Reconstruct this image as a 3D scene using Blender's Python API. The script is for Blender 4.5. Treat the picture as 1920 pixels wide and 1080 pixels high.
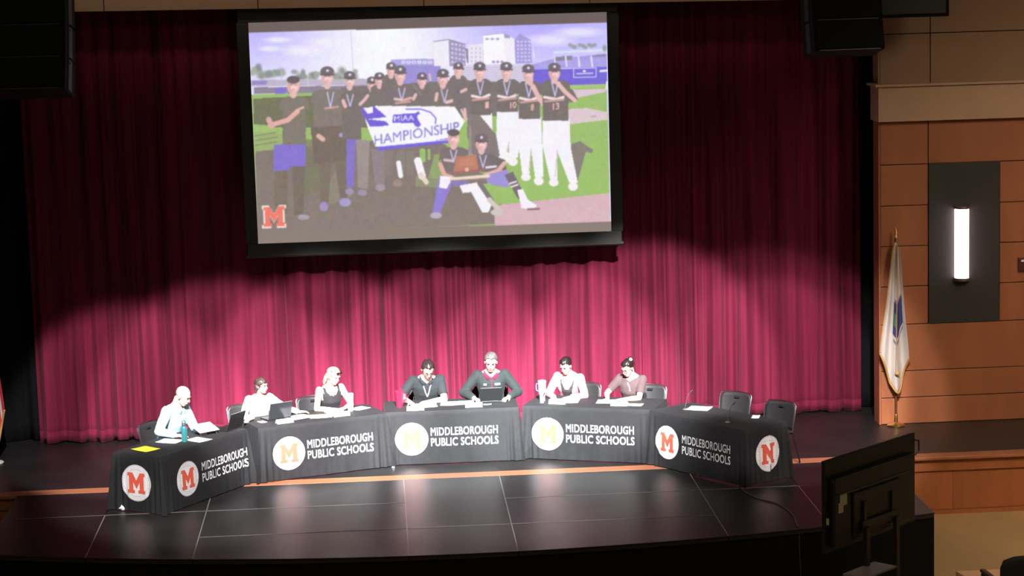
import bpy, bmesh, math, random
import numpy as np
from mathutils import Vector, Matrix, noise
PI = math.pi
for o in list(bpy.data.objects): bpy.data.objects.remove(o)
sc = bpy.context.scene
COL = sc.collection
rnd = random.Random(7)

# ------------------------------------------------------------------ camera
cam = bpy.data.cameras.new('camera'); cam_o = bpy.data.objects.new('camera', cam); COL.objects.link(cam_o)
yaw, pitch, roll = 0.058976, 0.148901, -0.028402
fwd = Vector((math.sin(yaw)*math.cos(pitch), math.cos(yaw)*math.cos(pitch), -math.sin(pitch)))
rgt = Vector((math.cos(yaw), -math.sin(yaw), 0)); upv = rgt.cross(fwd)
r2 = rgt*math.cos(roll) + upv*math.sin(roll); u2 = -rgt*math.sin(roll) + upv*math.cos(roll)
m = Matrix((r2, u2, -fwd)).transposed().to_4x4(); m.translation = Vector((-2.136, -32.2269, 6.8802))
cam_o.matrix_world = m
cam.sensor_width = 36; cam.lens = 4203.39/1920*36; cam.clip_end = 200
sc.camera = cam_o

# ------------------------------------------------------------------ light and exposure
vs = sc.view_settings
vs.view_transform = 'Standard'; vs.look = 'None'; vs.gamma = 1; vs.exposure = 0; vs.use_curve_mapping = False
w = bpy.data.worlds.new('world'); sc.world = w; w.use_nodes = True
w.node_tree.nodes['Background'].inputs[0].default_value = (1, .86, .74, 1)
w.node_tree.nodes['Background'].inputs[1].default_value = 0.035

def spot(name, pos, target, half_deg, power, color=(1, .97, .98), blend=.25, radius=.12):
    l = bpy.data.lights.new(name, 'SPOT'); o = bpy.data.objects.new(name, l); COL.objects.link(o)
    o.location = pos; o.rotation_euler = (Vector(target)-Vector(pos)).to_track_quat('-Z', 'Y').to_euler()
    l.spot_size = math.radians(2*half_deg); l.spot_blend = blend; l.energy = power; l.color = color
    l.shadow_soft_size = radius
    return o
# stage lighting hung on the front-of-house catwalk
for X_, z_, P_, c_ in ((-5.85, -.30, 10500, (1, .94, .96)), (-4.5, .05, 12500, (1, .95, .97)), (-3.0, .12, 14000, (1, .97, 1)), (-1.3, .14, 15000, (.97, .98, 1)), (.35, .16, 15000, (.98, .98, 1)), (1.75, .42, 16000, (1, .96, .98)), (3.5, -.2, 10000, (1, .93, .95))):
    spot('stage_light', (X_*.9-.1, -13.0, 8.5), (X_, 0, z_), 8.0, P_, c_, .3)
for X_, z_, P_, c_ in ((-3.1, -.9, 26000, (1, .97, 1)), (-1.2, -.9, 26000, (.93, .97, 1)), (.6, -.8, 29000, (.95, .98, 1))):
    spot('table_light', (X_*.9-.1, -13.0, 8.5), (X_, 0, z_), 9.3, P_, c_, .9)
spot('stage_wash', (-4.2, -13.0, 8.5), (-4.3, -3.4, 0), 11.0, 8500, (1, .95, .95), .5)
spot('stage_wash', (-.2, -13.0, 8.5), (-.8, -4.0, 0), 11.0, 7000, (.98, .98, 1), .5)
spot('stage_wash', (2.0, -13.0, 8.5), (3.35, -1.5, .50), 10.4, 4600, (1, .90, .90), .22)
# warm house lights in the auditorium ceiling, then an added fill for the header
def area(name, pos, target, sx, sy, power, color, spread=180):
    l = bpy.data.lights.new(name, 'AREA'); o = bpy.data.objects.new(name, l); COL.objects.link(o)
    l.shape = 'RECTANGLE'; l.size = sx; l.size_y = sy; l.energy = power; l.color = color; l.spread = math.radians(spread)
    o.location = pos; o.rotation_euler = (Vector(target)-Vector(pos)).to_track_quat('-Z', 'Y').to_euler()
area('house_and_fill_light', (-1.2, -15.0, 9.6), (-1.2, -13.5, 0), 12, 3, 210, (1, .82, .62))
area('house_and_fill_light', (9.0, -12.0, 9.0), (8.6, -3.6, .2), 3, 3, 175, (1, .78, .54), 72)
area('house_and_fill_light', (-1.2, -6.0, 9.4), (-1.2, -1.0, 8.6), 11, .6, 115, (1, .82, .62), 58)  # added fill that brightens the header wall alone, not a known fixture

# ------------------------------------------------------------------ materials
def lin(c):
    return tuple((x/255/12.92 if x/255 <= .04045 else ((x/255+.055)/1.055)**2.4) for x in c)
MATS = {}
def mat(name, col, rough=.6, metal=0, vary=.0, scale=(8, 8, 8), bump=0, sheen=0, spec=.5, emit=None, estr=1, coat=0, trans=0):
    if name in MATS: return MATS[name]
    mt = bpy.data.materials.new(name); mt.use_nodes = True; nt = mt.node_tree; b = nt.nodes['Principled BSDF']
    b.inputs['Base Color'].default_value = (*col, 1); b.inputs['Roughness'].default_value = rough
    b.inputs['Metallic'].default_value = metal; b.inputs['Specular IOR Level'].default_value = spec
    if sheen: b.inputs['Sheen Weight'].default_value = sheen; b.inputs['Sheen Roughness'].default_value = .4
    if coat: b.inputs['Coat Weight'].default_value = coat
    if trans: b.inputs['Transmission Weight'].default_value = trans
    if emit: b.inputs['Emission Color'].default_value = (*emit, 1); b.inputs['Emission Strength'].default_value = estr
    if vary or bump:
        tc = nt.nodes.new('ShaderNodeTexCoord'); mp = nt.nodes.new('ShaderNodeMapping'); nz = nt.nodes.new('ShaderNodeTexNoise')
        mp.inputs['Scale'].default_value = scale; nz.inputs['Scale'].default_value = 1; nz.inputs['Detail'].default_value = 5
        nt.links.new(tc.outputs['Object'], mp.inputs[0]); nt.links.new(mp.outputs[0], nz.inputs['Vector'])
        if vary:
            rp = nt.nodes.new('ShaderNodeValToRGB')
            rp.color_ramp.elements[0].position = .3; rp.color_ramp.elements[1].position = .7
            rp.color_ramp.elements[0].color = (*[c*(1-vary) for c in col], 1); rp.color_ramp.elements[1].color = (*[min(1, c*(1+vary)) for c in col], 1)
            nt.links.new(nz.outputs['Fac'], rp.inputs[0]); nt.links.new(rp.outputs[0], b.inputs['Base Color'])
        if bump:
            bp = nt.nodes.new('ShaderNodeBump'); bp.inputs['Strength'].default_value = bump; bp.inputs['Distance'].default_value = .02
            nt.links.new(nz.outputs['Fac'], bp.inputs['Height']); nt.links.new(bp.outputs[0], b.inputs['Normal'])
    MATS[name] = mt
    return mt
M_curtain = mat('red_velvet', (.132, .0105, .031), .85, vary=.35, scale=(9, 9, .35), sheen=.06, spec=.15)
M_black_drape = mat('black_drape', (.006, .006, .006), .95, vary=.3, scale=(9, 9, .5), spec=.1)
M_deck = mat('black_stage_paint', (.014, .013, .013), .42, vary=.25, scale=(1.2, 1.2, 1.2), bump=.03)
M_panel = mat('black_platform_board', (.017, .0165, .016), .40, vary=.25, scale=(1.5, 1.5, 1.5), bump=.03)
M_skirt = mat('black_platform_skirt', (.008, .008, .007), .9, vary=.2, scale=(6, 6, .6), spec=.1)
M_seam = mat('pale_seam', (.22, .22, .21), .4)
M_nosing = mat('maple_nosing', (.36, .13, .06), .45, vary=.15, scale=(.6, 12, 12))
M_wood = mat('cherry_veneer', (.36, .125, .052), .45, vary=.14, scale=(2.2, 2.2, .5))
M_wood2 = mat('cherry_veneer_fascia', (.36, .12, .042), .45, vary=.15, scale=(3, 3, .5))
M_plaster = mat('tan_plaster', (.34, .21, .13), .85, vary=.05, scale=(2, 2, 2))
M_band = mat('light_tan_plaster', (.54, .36, .245), .85, vary=.05, scale=(2, 2, 2))
M_joint = mat('dark_joint', (.035, .015, .008), .9)
M_floor = mat('beige_floor', (.44, .29, .13), .7, vary=.10, scale=(1.2, .5, 1))
M_dkpanel = mat('charcoal_panel', (.028, .026, .025), .55)
M_black = mat('black_plastic', (.012, .012, .012), .45)
M_dkmetal = mat('dark_metal', (.03, .03, .03), .4, metal=.6)
M_chrome = mat('chrome', (.62, .62, .64), .25, metal=1)
M_brass = mat('brass', (.65, .47, .16), .28, metal=1)
M_goldcloth = mat('gold_fringe', (.45, .25, .07), .8)
M_white = mat('white_print', (.80, .80, .80), .8)
M_greyprint = mat('grey_print', (.34, .34, .34), .8)
M_orange = mat('orange_red_print', (.74, .11, .06), .8)
M_cloth = mat('black_polyester', (.0155, .016, .0175), .75, vary=.12, scale=(14, 14, 14), sheen=.02, spec=.3)
M_paper = mat('white_paper', (.82, .82, .80), .8)
M_card = mat('cream_card', (.82, .80, .68), .8)
M_yellow = mat('yellow_paper', (.85, .76, .03), .8)
M_manila = mat('pale_yellow_paper', (.80, .68, .36), .8)
M_skin = mat('skin', (.58, .33, .26), .55)
M_skin2 = mat('skin_pale', (.64, .38, .30), .55)

# ------------------------------------------------------------------ mesh helpers
class MB:
    def __init__(s): s.v = []; s.f = []; s.m = []
    def add(s, vs, fs, mi=0):
        n = len(s.v); s.v += [tuple(p) for p in vs]; s.f += [tuple(i+n for i in f) for f in fs]; s.m += [mi]*len(fs)
    def box(s, c, d, rot=None, mi=0):
        x, y, z = (k/2 for k in d); R = rot or Matrix.Identity(3); c = Vector(c)
        vs = [c + R @ Vector((a*x, b*y, e*z)) for a in (-1, 1) for b in (-1, 1) for e in (-1, 1)]
        s.add(vs, [(0, 1, 3, 2), (4, 6, 7, 5), (0, 4, 5, 1), (2, 3, 7, 6), (0, 2, 6, 4), (1, 5, 7, 3)], mi)
    def cone(s, p0, p1, r0, r1, n=12, mi=0):
        p0, p1 = Vector(p0), Vector(p1); d = (p1-p0).normalized()
        a = d.orthogonal().normalized(); b = d.cross(a)
        vs = [p + (a*math.cos(2*PI*i/n)+b*math.sin(2*PI*i/n))*r for p, r in ((p0, r0), (p1, r1)) for i in range(n)]
        fs = [(i, (i+1) % n, n+(i+1) % n, n+i) for i in range(n)] + [tuple(range(n-1, -1, -1)), tuple(range(n, 2*n))]
        s.add(vs, fs, mi)
    def tube(s, pts, r, n=8, mi=0):
        pts = [Vector(p) for p in pts]; rs = r if isinstance(r, (list, tuple)) else [r]*len(pts); vs = []
        a = None
        for i, p in enumerate(pts):
            d = (pts[min(i+1, len(pts)-1)]-pts[max(i-1, 0)]).normalized()
            if a is None: a = d.orthogonal().normalized()
            a = (a - d*a.dot(d)).normalized(); b = d.cross(a)
            vs += [p+(a*math.cos(2*PI*k/n)+b*math.sin(2*PI*k/n))*rs[i] for k in range(n)]
        fs = [(i*n+k, i*n+(k+1) % n, (i+1)*n+(k+1) % n, (i+1)*n+k) for i in range(len(pts)-1) for k in range(n)]
        L = (len(pts)-1)*n; fs += [tuple(range(n-1, -1, -1)), tuple(range(L, L+n))]
        s.add(vs, fs, mi)
    def lathe(s, prof, n=24, c=(0, 0, 0), mi=0):
        vs = [(c[0]+r*math.cos(2*PI*k/n), c[1]+r*math.sin(2*PI*k/n), c[2]+z) for r, z in prof for k in range(n)]
        fs = [(i*n+k, i*n+(k+1) % n, (i+1)*n+(k+1) % n, (i+1)*n+k) for i in range(len(prof)-1) for k in range(n)]
        L = (len(prof)-1)*n; fs += [tuple(range(n-1, -1, -1)), tuple(range(L, L+n))]
        s.add(vs, fs, mi)
    def ell(s, c, r, rot=None, nu=20, nv=12, mi=0):
        R = rot or Matrix.Identity(3); c = Vector(c)
        vs = [c + R @ Vector((0, 0, -r[2]))]
        for j in range(1, nv):
            t = -PI/2 + PI*j/nv
            vs += [c + R @ Vector((r[0]*math.cos(t)*math.cos(2*PI*i/nu), r[1]*math.cos(t)*math.sin(2*PI*i/nu), r[2]*math.sin(t))) for i in range(nu)]
        vs.append(c + R @ Vector((0, 0, r[2]))); L = len(vs)-1
        fs = [(0, 1+(i+1) % nu, 1+i) for i in range(nu)]
        fs += [(1+j*nu+i, 1+j*nu+(i+1) % nu, 1+(j+1)*nu+(i+1) % nu, 1+(j+1)*nu+i) for j in range(nv-2) for i in range(nu)]
        fs += [(1+(nv-2)*nu+i, 1+(nv-2)*nu+(i+1) % nu, L) for i in range(nu)]
        s.add(vs, fs, mi)
    def cap(s, p0, p1, r0, r1, n=14):
        s.ell(p0, (r0,)*3, nu=n, nv=8); s.ell(p1, (r1,)*3, nu=n, nv=8); s.cone(p0, p1, r0, r1, n)
    def loft(s, secs, n=24):
        """secs: (center, rx, ry) ellipses lying in the local xy plane (or with a rotation as 4th entry)"""
        vs = []
        for q in secs:
            R = q[3] if len(q) > 3 else Matrix.Identity(3); c = Vector(q[0])
            vs += [c + R @ Vector((q[1]*math.cos(2*PI*k/n), q[2]*math.sin(2*PI*k/n), 0)) for k in range(n)]
        fs = [(i*n+k, i*n+(k+1) % n, (i+1)*n+(k+1) % n, (i+1)*n+k) for i in range(len(secs)-1) for k in range(n)]
        L = (len(secs)-1)*n; fs += [tuple(range(n-1, -1, -1)), tuple(range(L, L+n))]
        s.add(vs, fs)
    def prism(s, poly, z0, z1, mi=0):
        n = len(poly); vs = [(x, y, z0) for x, y in poly]+[(x, y, z1) for x, y in poly]
        s.add(vs, [tuple(range(n-1, -1, -1)), tuple(range(n, 2*n))]+[(i, (i+1) % n, n+(i+1) % n, n+i) for i in range(n)], mi)
    def obj(s, name, mats, parent=None, smooth=False, bevel=0, loc=None):
        me = bpy.data.meshes.new(name); me.from_pydata(s.v, [], s.f)
        for k in (mats if isinstance(mats, (list, tuple)) else [mats]): me.materials.append(k)
        if any(s.m): me.polygons.foreach_set('material_index', s.m)
        return finish(name, me, parent, smooth, bevel, loc)
def finish(name, me, parent=None, smooth=False, bevel=0, loc=None):
    me.validate(); me.update()
    if smooth:
        me.polygons.foreach_set('use_smooth', [True]*len(me.polygons))
        if smooth != 2: me.set_sharp_from_angle(angle=math.radians(40))
    o = bpy.data.objects.new(name, me); COL.objects.link(o)
    if parent: o.parent = parent
    if loc: o.location = loc
    if bevel:
        b = o.modifiers.new('bevel', 'BEVEL'); b.width = bevel; b.segments = 2; b.limit_method = 'ANGLE'
    return o
def tag(o, label=None, cat=None, group=None, kind=None):
    if label: o['label'] = label
    if cat: o['category'] = cat
    if group: o['group'] = group
    if kind: o['kind'] = kind
    return o
def thing(name, label, cat, loc=(0, 0, 0), rotz=0, group=None):
    o = bpy.data.objects.new(name, None); COL.objects.link(o); o.location = loc; o.rotation_euler = (0, 0, rotz)
    o.empty_display_size = .1
    return tag(o, label, cat, group)
def struct(o): o['kind'] = 'structure'; return o
def dup(root, parent=None):
    c = root.copy(); COL.objects.link(c)
    if parent: c.parent = parent
    for ch in list(root.children): dup(ch, c)
    return c
def rz(a): return Matrix.Rotation(a, 3, 'Z')
def rx(a): return Matrix.Rotation(a, 3, 'X')
def ry(a): return Matrix.Rotation(a, 3, 'Y')
dg = None
def text_tris(txt, bold=0.0, spacing=1.0):
    """flat lettering as (verts2d, faces), cap height 1, starting at x = 0"""
    c = bpy.data.curves.new('t', 'FONT'); c.body = txt; c.size = 1; c.space_character = spacing; c.resolution_u = 3
    o = bpy.data.objects.new('t', c); COL.objects.link(o)
    d = bpy.context.evaluated_depsgraph_get(); me = o.evaluated_get(d).to_mesh()
    v = np.array([p.co[:2] for p in me.vertices]); f = [tuple(p.vertices) for p in me.polygons]
    o.evaluated_get(d).to_mesh_clear(); bpy.data.objects.remove(o); bpy.data.curves.remove(c)
    v[:, 0] -= v[:, 0].min(); v[:, 1] -= v[:, 1].min(); v /= max(v[:, 1].max(), 1e-6)
    if bold:                                                # heavier strokes: the outline repeated a hair apart
        n = len(v); sh = [(-bold, -bold*.7), (bold, -bold*.7), (bold, bold*.7), (-bold, bold*.7)]
        f = [tuple(i+k*n for i in t) for k in range(4) for t in f]; v = np.concatenate([v+np.array(q) for q in sh]); v -= v.min(0); v /= v[:, 1].max()
    return v, f

# ------------------------------------------------------------------ the stage and the hall
def build_stage():
    b = MB(); b.box((-1.24, .05, -.2), (20, 5.9, .4))          # deck runs from the nosing to behind the curtain
    b.v = [(x, -2.90 if y < 0 else y, z) for x, y, z in b.v]
    struct(b.obj('floor', M_deck))
    b = MB(); b.box((-1.24, -3.03, -.0225), (20, .26, .045)); o = struct(b.obj('trim_1', M_nosing, bevel=.008))
    # stage front: rail and recessed boards
    fr = MB(); fr.box((-1.24, -3.02, -.125), (20, .16, .16)); fr.box((-1.24, -2.98, -.5), (20, .06, .6), mi=1); fr.box((-1.24, -3.03, -.775), (20, .2, .05))
    fo = struct(fr.obj('wall_stage_front', [M_wood2, M_joint]))
    bd = MB(); bd.box((0, 0, 0), (1.196, .05, .53)); me = None
    for k in range(16):
        x = -10.4 + .6 + 1.2*k + .28
        if me is None: o = bd.obj('fascia_board', M_wood2, fo, bevel=.004); me = o.data
        else:
            o = bpy.data.objects.new('fascia_board', me); COL.objects.link(o); o.parent = fo
        o.location = (x, -3.045, -.48)
    b = MB(); b.box((-1.24, -14, -.85), (30, 36, .1)); struct(b.obj('floor_house', M_floor))

    # platform extension in front of the stage
    ex = thing('stage_extension', 'black platform extension with pale seams and curved front before the stage', 'platform', (-1.27, -4.8, -.8))
    ox, oy, oz = -1.27, -4.8, -.8
    def arc(x): return 10.99 - math.sqrt(18.0**2 - (x+1.27)**2)
    cols = [(-7.0, -5.71), (-5.71, -4.44), (-4.44, -1.93), (-1.93, -.66), (-.66, 1.84), (1.84, 3.11), (3.11, 4.47)]
    rows = {0: [-3.165, -4.43], 1: [-3.165, -4.43], 2: [-3.165, -4.43, -5.73], 3: [-3.165, -5.73], 4: [-3.165, -4.43, -5.73], 5: [-3.165, -4.43], 6: [-3.165, -4.43]}
    g = .004
    for i, (x0, x1) in enumerate(cols):
        ys = rows[i]
        for k, ya in enumerate(ys):
            if k < len(ys)-1: poly = [(x0+g, ys[k+1]+g), (x1-g, ys[k+1]+g), (x1-g, ya-g), (x0+g, ya-g)]
            else:
                n = 10; poly = [(x0+g+(x1-x0-2*g)*j/n, arc(x0+(x1-x0)*j/n)) for j in range(n+1)]+[(x1-g, ya-g), (x0+g, ya-g)]
            p = MB(); p.prism([(x-ox, y-oy) for x, y in poly], .74, .80); p.obj('platform_panel', M_panel, ex, bevel=.003)
    # curved skirt
    sk = MB(); n = 60; xs = [-7.0+11.47*j/n for j in range(n+1)]
    pts = [(x-ox, arc(x)+.02-oy) for x in xs]
    full = [(-7.0-ox+.01, -3.2-oy)]+pts+[(4.47-ox-.01, -3.2-oy)]
    sk.add([(x, y, 0) for x, y in full]+[(x, y, .74) for x, y in full], [(i, i+1, len(full)+i+1, len(full)+i) for i in range(len(full)-1)])
    so = sk.obj('skirt', M_skirt, ex); md = so.modifiers.new('t', 'SOLIDIFY'); md.thickness = .02
    # pale seam strips
    def seam(x0, y0, x1, y1, w=.013):
        s = MB(); d = Vector((x1-x0, y1-y0, 0)); L = d.length
        s.box((0, 0, 0), (L, w, .003)); so = s.obj('seam_strip', M_seam, ex); so.location = ((x0+x1)/2-ox, (y0+y1)/2-oy, .8017); so.rotation_euler = (0, 0, math.atan2(d.y, d.x))
    for x, ya in ((-5.71, -4.43), (-4.44, -3.17), (-1.93, -3.17), (-.66, -3.17), (1.84, -3.17), (3.11, -4.43)): seam(x, ya, x, arc(x)+.01)
    seam(-7, -4.43, -5.71, -4.43, .006); seam(-5.71, -4.43, -4.44, -4.43, .012); seam(-4.44, -4.43, -1.93, -4.43, .024); seam(-.66, -4.43, 1.84, -4.43, .016); seam(1.84, -4.43, 3.11, -4.43, .016)
    seam(-4.44, -5.73, -1.93, -5.73, .009); seam(-1.93, -5.73, -.66, -5.73, .015); seam(-.66, -5.73, 1.84, -5.73, .014)
    # front lip
    lp = MB(); lp.tube([(x-ox, arc(x)-oy-.004, .796) for x in xs], .008, 6); lp.obj('edge_trim', M_dkmetal, ex)

def wall_panels(wall, rects, mt, y, d=.03, gap=.012):
    for (x0, x1, z0, z1) in rects:
        b = MB(); b.box(((x0+x1)/2, y, (z0+z1)/2), (x1-x0-gap, d, z1-z0-gap)); b.obj('wall_panel', mt, wall, bevel=.004)

def build_hall():
    # proscenium wall right of the opening
    b = MB(); b.box((7.5, -.80, 3.6), (5.0, .33, 7.2)); wl = struct(b.obj('wall_right', M_joint))
    zs = [0, .385, .775, 1.45, 2.0, 2.58, 3.16, 3.745, 4.36]
    R = []
    for i in range(3): R.append((4.97, 9.9, zs[i], zs[i+1]))
    for i in range(3, 7): R += [(4.97, 5.66, zs[i], zs[i+1]), (6.69, 7.75, zs[i], zs[i+1]), (7.75, 9.9, zs[i], zs[i+1])]
    R += [(4.97, 5.66, zs[7], zs[8]), (5.66, 7.75, zs[7], zs[8]), (7.75, 9.9, zs[7], zs[8])]
    wall_panels(wl, R, M_wood, -.985)
    U = []
    for z0, z1 in ((4.86, 5.585), (5.585, 6.3), (6.3, 7.1)): U += [(4.97, 5.69, z0, z1), (5.69, 7.3, z0, z1), (7.3, 9.9, z0, z1)]
    wall_panels(wl, U, M_plaster, -.985)
    # jamb facing the opening
    b = MB(); b.box((4.965, -.82, 2.18), (.03, .33, 4.36)); b.obj('jamb_panel', M_wood, wl)
    b = MB(); b.box((4.965, -.82, 6.0), (.03, .33, 2.28)); b.obj('jamb_panel', M_plaster, wl)
    b = MB(); b.box((7.43, -.87, 4.61), (5.02, .52, .49)); b.obj('band', M_band, wl, bevel=.005)
    b = MB(); b.box((7.42, -.89, 4.875), (5.10, .58, .035)); b.obj('band_cap', M_band, wl, bevel=.004)
    # charcoal recess panel and the lamp
    t = thing('wall_sconce', 'glowing white vertical wall lamp on a charcoal panel', 'lamp', (6.175, -1.0, 2.60))
    b = MB(); b.box((0, .005, 0), (1.026, .05, 2.295)); b.obj('back_panel', M_dkpanel, t, bevel=.004)
    pr = [(-.1, 0), (-.095, -.05), (-.07, -.10), (-.03, -.125), (.03, -.125), (.07, -.10), (.095, -.05), (.1, 0)]
    b = MB(); b.prism([(x-.045, y-.03) for x, y in pr], -.50, .50); b.obj('lamp_shade', mat('lit_diffuser', (.9, .85, .85), .4, emit=(1, .80, .82), estr=9), t, bevel=.01)
    for s in (-1, 1):
        b = MB(); b.prism([(x*1.1-.045, y*1.1-.028) for x, y in pr], s*.515-.02, s*.515+.02); b.obj('end_cap', mat('sconce_metal', (.35, .25, .25), .4, metal=.8), t)
    b = MB(); b.box((0, 0, 0), (.26, .05, .19)); b.box((0, -.03, .055), (.2, .02, .03), mi=1)
    o = b.obj('wall_alarm', [mat('dark_red_box', (.09, .012, .012), .5), M_white], bevel=.006, loc=(7.09, -1.03, 2.26)); tag(o, 'small dark red alarm box on the wood wall right of the lamp', 'alarm box')
    # header above the opening
    b = MB(); b.box((-1.24, -.80, 7.2), (13.2, .33, 1.8))
    b.v = [(x, y, (6.235 - .013*(x+6.2)) if z < 7 else z) for x, y, z in b.v]; hd = struct(b.obj('wall_header', M_joint))
    edges = [-7.6, -5.78, -3.68, -1.4, .9, 3.0, 4.97]
    for x0, x1 in zip(edges[:-1], edges[1:]):
        b = MB(); b.box(((x0+x1)/2, -.985, 7.1), (x1-x0-.014, .03, 2))
        b.v = [(x, y, (6.235 - .013*(x+6.2)) if z < 7 else z) for x, y, z in b.v]; b.obj('wall_panel', M_plaster, hd)
    # left proscenium wall (just outside the frame) and back of the stage
    b = MB(); b.box((-10.5, -.80, 3.6), (5.0, .33, 7.2)); struct(b.obj('wall_left', M_wood))
    b = MB(); b.box((-1.24, 2.9, 3.6), (20, .2, 7.2)); struct(b.obj('wall_back', M_black_drape))
    b = MB(); b.box((-1.24, 1.0, 7.3), (20, 4.2, .2)); struct(b.obj('ceiling', M_black_drape))
build_stage(); build_hall()

# ------------------------------------------------------------------ curtains
def drape(name, x0, x1, z0, z1, y, mt, parent, seed, amp=.06, step=.014, hem=True, nz=26, ends=True):
    r = random.Random(seed); L = x1-x0; n = max(4, int(L/step))
    # irregular pleats: a phase that advances at an uneven rate
    ph = 0; phs = []; sp = r.uniform(.2, .4); tgt = sp
    for i in range(n+1):
        if r.random() < .045: tgt = r.uniform(.10, .75)
        sp += (tgt-sp)*.05; ph += step/sp*2*PI; phs.append(ph)
    p2 = r.uniform(0, 6); p3 = r.uniform(0, 6)
    vs = []; fs = []
    for j in range(nz+1):
        t = j/nz; z = z0+(z1-z0)*t
        grow = .75+.35*(1-t)
        for i in range(n+1):
            x = x0+L*i/n; u = phs[i] + .55*math.sin(1.1*z+p2+x*2)*.4
            a = amp*grow*(.75+.5*noise.noise((x*1.3, seed, z*.2)))
            off = math.sin(u); off = math.copysign(abs(off)**.8, off)*a + .35*a*math.sin(2.3*u+p3) + .010*noise.noise((x*26, seed*3.1, z*.25)) + .018*noise.noise((x*11, seed*1.7, z*.3))
            e = min(i, n-i)*L/n
            if ends and e < .12: off += (.12-e)*.55           # the panel edge turns back
            dz = .010*math.sin(x*7+seed) if j == 0 else 0
            vs.append((x+.012*math.cos(u)*grow, y+off, z+dz))
    for j in range(nz):
        for i in range(n):
            a = j*(n+1)+i; fs.append((a, a+1, a+n+2, a+n+1))
    me = bpy.data.meshes.new(name); me.from_pydata(vs, [], fs); me.materials.append(mt)
    o = finish(name, me, parent, 2)
    md = o.modifiers.new('t', 'SOLIDIFY'); md.thickness = .006
    if hem:
        hv = []; k = n+1
        for z in (.02, .17):
            for i in range(n+1): vx = vs[i+ (k if z > .1 else 0)]; hv.append((vs[i][0], vs[i][1]-.008, z0+z))
        me2 = bpy.data.meshes.new('hem'); me2.from_pydata(hv, [], [(i, i+1, k+i+1, k+i) for i in range(n)]); me2.materials.append(mt)
        h = finish('hem', me2, o, 2); md = h.modifiers.new('t', 'SOLIDIFY'); md.thickness = .005
    return o
def build_curtains():
    t = thing('stage_curtain', 'wide pleated dark red velvet curtain closing the stage behind the tables', 'curtain', (0, 0, 0))
    gaps = [-7.16, -5.28, -3.55, -2.06, .02, 1.66, 2.55, 4.28, 4.89]
    for i in range(len(gaps)-1): drape('curtain_panel', gaps[i]-.008, gaps[i+1]+.008, .015, 6.9, 0, M_curtain, t, 11+i*7)
    for i, (x0, x1, y) in enumerate(((-9.6, -7.05, .28), (4.80, 7.2, .28))):
        o = drape('masking_drape', x0, x1, .015, 6.9, y, M_black_drape, None, 77+i, hem=False, step=.03)
        tag(o, ('black masking drape at the left end of the red curtain', 'narrow black masking drape between red curtain and wood wall')[i], 'curtain')
build_curtains()

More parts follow.
